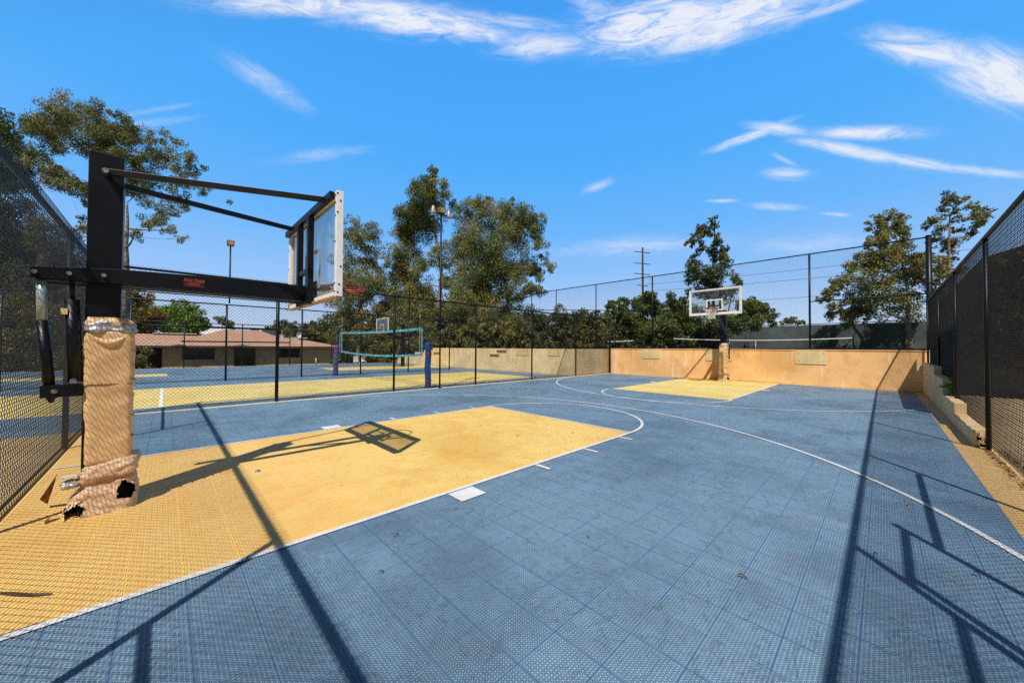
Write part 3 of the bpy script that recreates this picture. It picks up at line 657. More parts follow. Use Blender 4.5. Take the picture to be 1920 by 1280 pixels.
# ------------------------------------------------------------------ hoops
def hoop(px, py, v, lift, label, padded=True, near=False, bcx=.11, scale_board=(1.93, 1.06), net=False, sunward=False):
    t = thing('basketball_hoop', label, 'basketball hoop', (px, py, 0))
    def P(x, w, z): return (px+x, py+v*w, z)
    S = MB(); z1 = 3.12
    a = P(-.10,-.105,0); b = P(.10,.105,z1)
    S.box(a, b); o = S.build('pole', M['steel'], t, bevel=.008)
    MB().box(P(-.15,-.15,.004), P(.15,.15,.03)).build('base_plate', M['steel'], o)
    bw, bh = scale_board; bz0 = 1.93+lift; bz1 = bz0+bh; bv = 1.64
    x0, x1 = bcx-bw/2, bcx+bw/2
    # lower arms: two flat channels either side of the pole, reaching back to the counterweight gear
    for s, xx in ((1,.135), (-1,-.135)):
        S = MB(); th = .025
        prof = [(-.385,1.96,2.055),(.105,1.965,2.10),(.9,1.965+lift*.55,2.125+lift*.55),(1.60,1.96+lift,2.135+lift)]
        vs = []
        for w, za, zb in prof:
            for xs in (xx-th, xx+th): vs += [P(xs, w, za), P(xs, w, zb)]
        fs = []
        for i in range(3):
            k = i*4; fs += [(k,k+4,k+5,k+1),(k+2,k+3,k+7,k+6),(k+1,k+5,k+7,k+3),(k,k+2,k+6,k+4)]
        fs += [(0,1,3,2),(12,14,15,13)]
        S.add(vs, fs); o = S.build('lower_arm', M['steel'], t, bevel=.004)
        MB().beam(P(xx,-.36,1.952), P(xx,1.6,1.952+lift), .062, .006).build('arm_flange', M['steel'], o)
        if near:
            S2 = MB()
            for w, z in ((-.36,2.01),(-.185,2.02),(.005,2.03)):
                S2.tube([P(xx+s*.02,w,z), P(xx+s*.045,w,z)], .016, 10)
            S2.build('bolt', M['bolt'], o)
        else:
            MB().tube([P(xx+s*.02,.0,2.03), P(xx+s*.045,.0,2.03)], .016, 8).build('bolt', M['bolt'], o)
    MB().box(P(-.11,1.53,2.0+lift), P(.11,1.60,2.10+lift)).build('arm_crossbar', M['steel'], t)
    # upper rods spread from the pole top to the two corners of the board
    for s in (1, -1):
        A = P(s*.145,.0,2.94); B = P(bcx+s*.66,1.57,bz1-.02)
        S = MB().beam(A, B, .036, .052); o = S.build('upper_rod', M['steel'], t, bevel=.003)
        MB().tube([P(s*.10,0,2.94), P(s*.185,0,2.94)], .022, 12).build('pivot_bolt', M['bolt'], o)
        MB().beam((B[0],B[1],B[2]), P(bcx+s*.66,1.62,bz1-.045), .06, .03).build('rod_bracket', M['steel'], o)
    # backboard
    g_ = MB().box(P(x0+.03,bv-.006,bz0+.03), P(x1-.03,bv+.006,bz1-.03)).build('backboard', M['glass'], t)
    fm = 'alu' if near else 'whiteframe'
    S = MB()
    S.box(P(x0,bv-.035,bz0), P(x0+.055,bv+.03,bz1)); S.box(P(x1-.055,bv-.035,bz0), P(x1,bv+.03,bz1))
    S.box(P(x0+.056,bv-.03,bz1-.055), P(x1-.056,bv+.028,bz1)); S.box(P(x0+.056,bv-.028,bz0+.004), P(x1-.056,bv+.028,bz0+.05))
    S.build('board_frame', M[fm], g_, bevel=.003)
    S = MB(); e = .012                                              # white border painted on the glass
    S.box(P(x0+.056,bv+.007,bz0+.05), P(x1-.056,bv+e,bz0+.10)); S.box(P(x0+.056,bv+.007,bz1-.085), P(x1-.056,bv+e,bz1-.055))
    S.box(P(x0+.056,bv+.007,bz0+.10), P(x0+.09,bv+e,bz1-.086)); S.box(P(x1-.09,bv+.007,bz0+.10), P(x1-.056,bv+e,bz1-.086))
    S.build('painted_border', M['whiteframe'], g_)
    S = MB(); tx0, tx1 = bcx-.305, bcx+.305; tz0, tz1 = bz0+.17, bz0+.63; w_ = .05
    S.box(P(tx0,bv+.007,tz0), P(tx0+w_,bv+e,tz1)); S.box(P(tx1-w_,bv+.007,tz0), P(tx1,bv+e,tz1)); S.box(P(tx0+w_,bv+.007,tz1-w_), P(tx1-w_,bv+e,tz1)); S.box(P(tx0+w_,bv+.007,tz0), P(tx1-w_,bv+e,tz0+w_))
    S.build('target_square', M['whiteframe'], g_)
    MB().box(P(x0+.01,bv-.055,bz0-.012), P(x1-.01,bv+.028,bz0+.002)).build('lower_edge', M['rustedge'], g_)
    # steel back frame
    S = MB(); S.box(P(x0+.02,bv-.085,bz1-.075), P(x1-.058,bv-.037,bz1-.005))
    for xx in (bcx-.235, bcx+.195): S.box(P(xx-.035,bv-.10,bz0-.02), P(xx+.035,bv-.04,bz1-.076))
    S.box(P(bcx-.199,bv-.09,bz0+.34), P(bcx+.159,bv-.05,bz0+.40)); S.box(P(bcx-.199,bv-.09,bz0-.015), P(bcx+.159,bv-.05,bz0+.20))
    S.build('back_frame', M['steel'], t, bevel=.003)
    if near:
        S = MB()
        for z in (bz0+.04,bz0+.12,bz0+.30,bz1-.22,bz1-.10,bz1-.03):
            for xx in (x0, x1): S.tube([P(xx-.004 if xx == x0 else xx-.002, bv-.012+.02*math.sin(z*40), z), P(xx-.002 if xx == x0 else xx+.004, bv-.012+.02*math.sin(z*40), z)], .009, 8)
        for xx in (x0+.028, x1-.028):
            for z in (bz0+.05,bz0+.13,bz0+.55,bz1-.25,bz1-.12,bz1-.04): S.tube([P(xx,bv-.034,z), P(xx,bv-.041,z)], .008, 8)
        S.build('frame_bolt', M['dark'], g_)
    # rim
    rz = bz0+.245; rc = P(bcx+.0, bv+.38, rz)
    r_ = MB().torus(rc, .228, .010).build('rim', M['rim'], t, smooth=True)
    S = MB(); S.torus((rc[0],rc[1],rc[2]-.022), .228, .007); S.beam(P(bcx-.09,bv+.02,rz-.03), P(bcx-.13,bv+.22,rz-.01), .014, .02); S.beam(P(bcx+.09,bv+.02,rz-.03), P(bcx+.13,bv+.22,rz-.01), .014, .02)
    S.build('rim_brace', M['rim'], r_)
    S = MB(); S.box(P(bcx-.13,bv+.013,rz-.16), P(bcx+.13,bv+.028,rz+.02)); S.box(P(bcx-.10,bv+.029,rz-.07), P(bcx+.10,bv+.17,rz-.015)); S.build('rim_mount', M['maroon'], r_)
    S = MB()
    for k in range(12):
        th = 2*PI*k/12; S.torus((rc[0]+.228*math.cos(th), rc[1]+.228*math.sin(th), rc[2]-.02), .011, .003, 8, 4)
    S.build('net_hook', M['rim'], r_)
    if net:
        S = MB(); lev = [(0,.225),(-.09,.20),(-.17,.165),(-.25,.14),(-.33,.125),(-.41,.13)]
        for k in range(12):
            for d in (1, -1):
                S.tube([(rc[0]+r1*math.cos(2*PI*(k+d*j*.5)/12), rc[1]+r1*math.sin(2*PI*(k+d*j*.5)/12), rc[2]-.02+z) for j, (z, r1) in enumerate(lev)], .007, 4)
        S.build('net', M['cord'], r_)
    # lift gear behind the pole
    S = MB().tube([P(.11,-.335,1.985), P(.11,-.325,1.60)], .028, 16); g1 = S.build('gas_strut_rod', M['chrome'], t, smooth=True)
    MB().tube([P(.11,-.325,1.62), P(.11,-.275,1.03)], .034, 16).build('gas_strut_sleeve', M['steel'], t, smooth=True)
    MB().tube([P(.11,-.18,2.0), P(.11,-.17,1.80)], .015, 10).build('crank_rod', M['steel'], t, smooth=True)
    g2 = MB().tube([P(.11,-.175,1.81), P(.11,-.145,1.12)], .045, 18).build('crank_housing', M['steel'], t, smooth=True)
    MB().box(P(.157,-.225,1.68), P(.160,-.19,1.73)).build('label', M['label_y'], g2)
    MB().tube([P(.12,-.15,1.13), P(.165,-.15,1.13)], .02, 10).build('bolt', M['bolt'], g2)
    S = MB(); S.box(P(.07,-.32,1.0), P(.10,-.10,1.10)); S.box(P(.13,-.32,1.0), P(.155,-.10,1.10)); o = S.build('strut_bracket', M['steel'], t, bevel=.003)
    MB().tube([P(.158,-.245,1.05), P(.175,-.245,1.05)], .018, 12).build('bolt', M['bolt'], o)
    MB().tube([P(.11,-.27,1.0), P(.11,-.268,.955)], [.03,.012], 10).build('strut_foot', M['steel'], t)
    if padded:
        ox = .0
        def ring(z, hx, hw, cx=0, cw=0): return (z, px+cx, py+v*cw, hx, hw)
        keys = [ring(.395,.13,.12,0,.05), ring(.42,.150,.140,0,.055), ring(.55,.150,.142,0,.055), ring(1.0,.150,.145,0,.045), ring(1.50,.152,.148,0,.045), ring(1.545,.145,.142,0,.045), ring(1.56,.12,.115,0,.045)]
        pd = shell(lerp_rings(keys, .02), amp=.0075, exp=.25, fold_amt=0, octs=2).build('pole_padding', M['pad'], t, smooth=True)
        S = shell(lerp_rings([ring(1.535,.135,.13,0,.04), ring(1.555,.165,.165,0,.04), ring(1.60,.150,.150,0,.04), ring(1.655,.118,.118,0,.02)], .008), amp=.02, seed=4); S.build('tape_wrap', M['tape'], pd, smooth=True)
        S = shell(lerp_rings([ring(1.60,.14,.14,0,.04), ring(1.63,.145,.14,0,.04), ring(1.67,.128,.12,0,.02)], .008), amp=.012, seed=6); S.build('torn_cuff', M['pad'], pd, smooth=True)
        # sagging fold of vinyl near the top, seam straps down the edge
        S = MB(); vs = []; fs = []; nA, nB = 26, 6
        for i in range(nA+1):
            u = i/nA
            for j in range(nB+1):
                w2_ = j/nB; bul = math.sin(PI*u)*math.sin(PI*w2_)
                vs.append(P(.150+.028*bul, .045-.12+.24*u, 1.52-.045*math.sin(PI*u)-.07*w2_*math.sin(PI*u)**.6+.01*u))
        for i in range(nA):
            for j in range(nB): k = i*(nB+1)+j; fs.append((k, k+nB+1, k+nB+2, k+1))
        S.add(vs, fs); S.build('sagging_fold', M['pad'], pd, smooth=True)
        S = MB()
        for z in (.62,.80,.98,1.12,1.25,1.38): S.box(P(.10,.192,z), P(.158,.205,z+.006))
        S.box(P(.148,-.10,1.085), P(.156,.19,1.089)); S.build('seam', M['dark'], pd)
        keys = [ring(.255,.12,.12,.02,.04), ring(.265,.170,.16,.02,.05), ring(.30,.188,.178,.02,.06), ring(.35,.190,.180,.02,.07), ring(.395,.168,.165,.01,.07), ring(.415,.12,.12,0,.06)]
        S = shell(lerp_rings(keys, .008), amp=.015, seed=2)
        for i, (x, y, z) in enumerate(S.v): S.v[i] = (x, y, z + v*(y-py)*.16)
        S.build('tied_collar', M['boot'], t, smooth=True)
        h1 = Vector(P(.215,-.12,.05)); h2 = Vector(P(.20,.17,.155))
        def hole(c):
            q = Vector(c)
            j = noise.noise(q*23)*.026+noise.noise(q*60)*.012
            d1 = Vector(((q.x-h1.x)*.55, (q.y-h1.y)*1.0, (q.z-h1.z)*.85)).length; d2 = Vector(((q.x-h2.x)*.55, (q.y-h2.y)*1.15, (q.z-h2.z)*.85)).length
            return d1 < .058+j or d2 < .064+j or (q.z < .03+j*1.3 and False)
        keys = [ring(.004,.250,.215,.01,.02), ring(.05,.243,.21,.01,.02), ring(.15,.215,.19,.01,.04), ring(.24,.175,.165,.01,.06), ring(.30,.145,.135,.01,.06)]
        bt = shell(lerp_rings(keys, .006), n=170, amp=.011, hole=hole, seed=8).build('base_boot', M['boot'], t, smooth=True)
        keys = [ring(.004,.19,.16,.0,.03), ring(.28,.12,.12,.0,.05), ring(.285,.02,.02,.0,.05)]
        shell(lerp_rings(keys, .03), n=40, amp=.006).build('boot_dark_core', M['dark'], bt)  # near-black core paints in the shade inside the torn holes
        if near:
            S = MB(); S.add([P(-.12,-.26,.31),P(-.02,-.24,.33),P(-.20,-.36,.10),P(-.30,-.33,.02),P(-.15,-.27,.25)], [(0,1,2,3),(0,3,4)]); S.build('loose_flap', M['rust'], bt)
            S = shell(lerp_rings([ring(.245,.06,.045,.12,-.15), ring(.275,.075,.055,.11,-.14), ring(.30,.04,.03,.10,-.14)], .006), n=40, amp=.025, seed=12); S.build('crumpled_tape', M['tape'], bt)
            S = MB(); S.add([P(.12,-.235,.05),P(.17,-.23,.06),P(.21,-.27,.004),P(.12,-.285,.004)], [(0,1,2,3)]); S.build('frayed_corner', M['rust'], bt)
            S = MB(); S.box(P(.1,-.205,.33), P(.165,-.12,.337)); S.build('cable_tie', M['cord'], bt)
    if near:
        st = MB().box(P(.161,.515,1.998), P(.1625,.665,2.085)).build('sticker', M['sticker'], t)
        cu = bpy.data.curves.new('txt', 'FONT'); cu.body = 'First Team'; cu.size = .036; cu.shear = .3; cu.align_x = 'CENTER'; cu.offset = .0006
        to = bpy.data.objects.new('txt', cu); COL.objects.link(to)
        bpy.context.view_layer.update()
        me = bpy.data.meshes.new_from_object(to); bpy.data.objects.remove(to)
        mt4 = Matrix.Translation(Vector(P(.1632,.59,2.052)) - ORG[t.name]) @ Matrix.Rotation(R(90), 4, 'Z') @ Matrix.Rotation(R(90), 4, 'X')
        me.transform(mt4); me.materials.clear(); me.materials.append(M['redink'])
        lo = bpy.data.objects.new('lettering', me); COL.objects.link(lo); lo.parent = st
        S = MB()
        for z, a_, b_ in ((2.038,.54,.64),(2.028,.545,.635),(2.018,.55,.63)): S.box(P(.1629,a_,z), P(.1633,b_,z+.004))
        S.build('small_print', M['redink'], st)
    return t
hoop(-4.85, -.395, 1, 0, 'adjustable basketball hoop lowered right down, near left, on torn tan padded post', near=True)
hoop(-4.85, 17.62, -1, .87, 'glass-backboard basketball hoop with white net in front of the orange wall', net=True)
hoop(-24.8, 12.7, -1, .48, 'small distant basketball hoop on the second court behind the volleyball net', padded=False)
bpy.context.view_layer.update()

# ------------------------------------------------------------------ volleyball
vn = thing('volleyball_net', 'blue-taped volleyball net strung across the second court', 'net', (-15,6.35,0))
A = Vector((-11.02,6.35,2.06)); B = Vector((-19.05,6.35,2.13)); a2 = Vector((-11.0,6.35,1.17)); b2 = Vector((-19.05,6.35,1.21))
def curve(p, q, sag, n=30): return [p.lerp(q, i/n)-Vector((0,0,sag*(1-(2*i/n-1)**2))) for i in range(n+1)]
def speck_tape():
    mt, g, b, out, pos = new_mat('blue_white_tape')
    f = g.ss(g.noise(pos, 9, 5, .8), .52, .60)
    g.put(b.inputs['Base Color'], g.mix(f, (.035, .33, .50), (.62, .72, .74))); b.inputs['Roughness'].default_value = .6; return mt
M['tape_blue'] = speck_tape()
def band(pts, h_, mat, name, parent):
    S = MB()
    for p, q in zip(pts, pts[1:]):
        S.add([(p.x,p.y-.006,p.z-h_/2),(q.x,q.y-.006,q.z-h_/2),(q.x,q.y-.006,q.z+h_/2),(p.x,p.y-.006,p.z+h_/2),(p.x,p.y+.006,p.z-h_/2),(q.x,q.y+.006,q.z-h_/2),(q.x,q.y+.006,q.z+h_/2),(p.x,p.y+.006,p.z+h_/2)], [(0,1,2,3),(4,7,6,5),(3,2,6,7),(0,4,5,1)])
    return S.build(name, mat, parent)
tp = curve(A, B, .05); btp = curve(a2, b2, .12)
band(tp, .085, M['tape_blue'], 'top_tape', vn); band(btp, .075, M['tape_blue'], 'bottom_tape', vn)
for X_ in (A, B):
    S = MB(); S.box((X_.x-.035,6.335,1.15), (X_.x+.035,6.365,X_.z)); S.build('side_tape', M['tape_blue'], vn)
S = MB()
for i in range(31):
    S.beam(tp[i]-Vector((0,0,.04)), btp[i], .004, .004, (0,1,0))
    if i < 30: S.beam((tp[i]+tp[i+1])/2, (btp[i]+btp[i+1])/2, .004, .004, (0,1,0))
for k in range(1, 8): S.tube([tp[i].lerp(btp[i], k/8) for i in range(0, 31, 3)], .002, 3)
S.build('net_mesh', M['wire'], vn)
for x in (-11.15,-18.75):
    o = MB().tube([(x,6.33,1.1),(x,6.33,2.9)], .008, 6).build('antenna', M['cord'], vn)
    S = MB()
    for z in (2.15,2.35,2.55,2.75): S.tube([(x,6.33,z),(x,6.33,z+.1)], .0095, 6)
    S.build('red_stripe', M['rim'], o)
for x, y, zp, r, dx, lab, bands in ((-10.97,6.55,1.58,.105,.03,'thick blue padded volleyball post close against the dividing fence',(.24,1.22)),
                                    (-18.95,6.1,1.50,.115,.22,'leaning volleyball post with red bands round its blue pad at far end of net',(.15,.42,.69,.96,1.20,1.40))):
    t = thing('volleyball_post', lab, 'post', (x,y,0))
    MB().tube([(x,y,0),(x+dx*.9,y,2.12)], .035, 10).build('pole', M['frame'], t, smooth=True)
    pts = []; rr = []
    for i in range(28):
        z = zp*i/27; pts.append((x+dx*z/zp+.012*math.sin(z*5), y+.01*math.sin(z*7), z+.01)); rr.append(r*(1+.05*noise.noise(Vector((x,z*6,0)))) * (.8 if i in (0, 27) else 1))
    pd = MB().tube(pts, rr, 18).build('post_pad', M['vpadblue'], t, smooth=True)
    for z in bands:
        i = min(26, int(z/zp*27)); MB().tube([pts[i], pts[i+1]], r*1.06, 18).build('strap', M['vpadred'], pd)
    MB().tube([(x+dx,y,zp),(x+dx*1.05,y-.1,zp+.1)], .012, 6).build('winch_handle', M['frame'], t)

# ------------------------------------------------------------------ lights
def flood(x, y, z0, z, label, heads):
    t = thing('floodlight_pole', label, 'floodlight', (x,y,z0))
    MB().tube([(x,y,z0),(x,y,z)], .028, 10).build('pole', M['frame'], t, smooth=True)
    for kind, dx, dy, dz in heads:
        c = Vector((x+dx, y+dy, z+dz))
        if kind == 'box':
            h_ = MB().box(c-Vector((.11,.12,.10)), c+Vector((.11,.12,.12))).build('lamp_head', M['lamp'], t, bevel=.02)
            MB().box(c+Vector((.111,-.09,-.07)), c+Vector((.117,.09,.08))).build('lens', M['glasslamp'], h_)
        else:
            h_ = MB().tube([c+Vector((0,0,.13)), c+Vector((0,0,.08)), c+Vector((0,0,-.12)), c+Vector((0,0,-.14))], [.03,.06,.10,.10], 14).build('lamp_head', M['lampgrey'], t, smooth=True)
            MB().tube([c+Vector((0,0,-.141)), c+Vector((0,0,-.15))], .09, 14).build('lens', M['glasslamp'], h_)
    if len(heads) > 1: MB().beam((x-.02,y-.35,z+.02), (x+.02,y+.35,z+.02), .04, .04).build('crossarm', M['frame'], t)
flood(-18.9, 1.9, 3.2, 5.58, 'thin pole with single brown box lamp above the second-court fence', [('box',.02,0,.12)])
flood(-18.9, 10.05, 3.2, 5.72, 'small amber box lamp on a thin pole in front of the eucalyptus trees', [('box',.02,0,.12)])
flood(-10.72, 6.88, 0, 6.05, 'tall dark light pole with three grey lamp heads beside the divider fence', [('cone',0,-.32,.12),('box',0,0,.14),('cone',0,.32,.12)])
for a_, b_, l in (((-13.4,13.6,4.4),(-12.4,15.3,1.40),'steel guy wire slanting down to the tan wall, right strand'),((-14.9,13.4,4.3),(-12.9,15.3,1.42),'steel guy wire slanting down to the tan wall, left strand')):
    S = MB().tube([(a_[0]-.6,a_[1]-.3,a_[2]+.2) if False else a_, b_], .008, 6); top(S, 'guy_wire', M['bolt'], l, 'wire', 'guy wires above the tan wall')
# power pole and wires
pp = thing('power_pole', 'tall brown wooden power pole with stacked crossarms above the trees', 'power pole', (-27.8,57.2,T))
MB().tube([(-27.8,57.2,T),(-27.85,57.2,18.3)], [.20,.14], 10).build('pole', M['pole'], pp, smooth=True)
for z in (17.5,15.6,13.85):
    o = MB().beam((-28.8,56.1,z+.1), (-27.0,58.1,z-.12), .09, .11).build('crossarm', M['pole'], pp)
    S = MB()
    for q in (.03,.25,.75,.97): S.tube([(-28.8+1.8*q,56.1+2*q,z+.16-.22*q),(-28.8+1.8*q,56.1+2*q,z+.34-.22*q)], .035, 6)
    S.build('insulator', M['cord'], o)
o = MB().beam((-28.5,56.5,12.0), (-27.2,57.9,11.8), .08, .1).build('crossarm', M['pole'], pp)
def cable(a, b, sag, label):
    a = Vector(a); b = Vector(b); S = MB().tube([a.lerp(b, i/24)-Vector((0,0,sag*(1-(2*i/24-1)**2))) for i in range(25)], .022, 5)
    top(S, 'power_line', M['frame'], label, 'cable', 'overhead lines at the right')
cable((-27.6,57.4,12.1), (30,66,13.8), .8, 'overhead line passing above the round trees, uppermost of the three')
cable((-27.6,57.4,11.0), (30,66,12.2), .8, 'overhead line between the upper and lower ones behind the right trees')
cable((-27.6,57.4,8.6), (30,66,9.8), .8, 'lowest overhead line, just above the round green trees')

# ------------------------------------------------------------------ building
bl = thing('clubhouse', 'low tan building with a brown shingle roof beyond the second court', 'building', (-52,7,Z0))
ZB = Z0-.02; EZ = 1.38
S = MB(); S.box((-60,-.2,ZB),(-52,17.0,EZ+.15)); S.build('wall', M['bwall'], bl)
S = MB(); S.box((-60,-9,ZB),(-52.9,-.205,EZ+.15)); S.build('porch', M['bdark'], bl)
# hipped roof with raised middle
S = MB()
S.add([(-51.2,-9.5,EZ),(-51.2,17.8,EZ),(-62,17.8,EZ),(-62,-9.5,EZ),(-55.5,-4.5,2.75),(-55.5,12.6,2.55),(-57.5,12.6,2.55),(-57.5,-4.5,2.75)], [(0,1,5,4),(1,2,6,5),(2,3,7,6),(3,0,4,7),(4,5,6,7)])
rf = S.build('roof', M['roof'], bl)
S = MB(); S.add([(-52.9,1.2,2.0),(-52.9,11.6,2.0),(-57.6,11.6,2.0),(-57.6,1.2,2.0),(-54.6,5.0,3.42),(-54.6,8.6,3.42),(-56.2,8.6,3.42),(-56.2,5.0,3.42)], [(0,1,5,4),(1,2,6,5),(2,3,7,6),(3,0,4,7),(4,5,6,7)]); S.build('raised_roof', M['roof'], rf)
MB().box((-51.28,-9.5,EZ-.14),(-51.2,17.8,EZ-.002)).build('fascia', M['trimdark'], bl)
MB().box((-56.5,-1.0,2.78),(-55.2,2.6,2.86)).build('roof_panel', M['roofw'], rf)
MB().box((-56.4,12.2,2.56),(-55.4,14.2,2.66)).build('roof_panel', M['roofw'], rf)
S = MB(); S.add([(-56.5,2.9,2.9),(-56.5,6.0,2.95),(-57,5.6,3.6),(-57,4.2,3.75)], [(0,1,2,3)]); S.build('skylight', M['roofw'], rf)
MB().box((-57.5,9.2,2.9),(-56.5,11.0,3.75)).build('roof_vent', simple('grey_unit', (.10,.11,.13), .6), rf)
for (a_, b_, z0_, z1_, nm) in ((1.4,3.95,-.05,1.22,'window'),(5.8,7.7,ZB,1.12,'door'),(9.9,12.4,.05,1.15,'window')):
    o = MB().box((-52.04,a_,z0_),(-51.98,b_,z1_)).build(nm, M['winglass'], bl)
    S = MB(); S.box((-51.975,a_-.06,z0_),(-51.95,a_,z1_)); S.box((-51.975,b_,z0_),(-51.95,b_+.06,z1_)); S.box((-51.975,(a_+b_)/2-.03,z0_),(-51.955,(a_+b_)/2+.03,z1_)); S.box((-51.975,a_-.06,z1_),(-51.95,b_+.06,z1_+.06)); S.build('frame', M['trimdark'], o)
dsh = thing('satellite_dish', 'white satellite dish on the right end of the brown roof', 'dish', (-54.6,12.9,2.5))
MB().tube([(-54.6,12.9,2.4),(-54.6,12.9,2.9)], .04, 6).build('mast', M['cord'], dsh)
S = MB(); cs = [(0,.02),(.06,.2),(.16,.36)]
for k, (dd, r_) in enumerate(cs):
    for i in range(20): S.v.append((-54.5+dd, 12.9+r_*math.cos(2*PI*i/20), 3.0+r_*math.sin(2*PI*i/20)))
for k in range(2):
    for i in range(20): S.f.append((k*20+i, k*20+(i+1) % 20, (k+1)*20+(i+1) % 20, (k+1)*20+i))
S.build('reflector', M['roofw'], dsh, smooth=True)
for x, y, l in ((-34.5,13.0,'small white garden chair under the shrubs right of the building, left one'),(-34.7,13.7,'small white garden chair under the shrubs right of the building, right one')):
    t = thing('garden_chair', l, 'chair', (x,y,Z0), 'white chairs by the shrubs')
    zb = Z0+.55
    MB().box((x-.22,y-.22,zb+.42),(x+.22,y+.22,zb+.46)).build('seat', M['roofw'], t); MB().box((x-.24,y-.22,zb+.46),(x-.20,y+.22,zb+.95)).build('backrest', M['roofw'], t)
    for sx in (-1, 1):
        for sy in (-1, 1): MB().box((x+sx*.2-.02,y+sy*.2-.02,Z0),(x+sx*.2+.02,y+sy*.2+.02,zb+.42)).build('leg', M['roofw'], t)
t = thing('yellow_bollard', 'short yellow post at the edge of the second court before the building', 'bollard', (-31.2,8.6,0))
MB().tube([(-31.2,8.6,0),(-31.2,8.6,.48)], .05, 10).build('shaft', M['label_y'], t, smooth=True); MB().tube([(-31.2,8.6,.48),(-31.2,8.6,.52)], [.055,.03], 10).build('cap', M['label_y'], t)

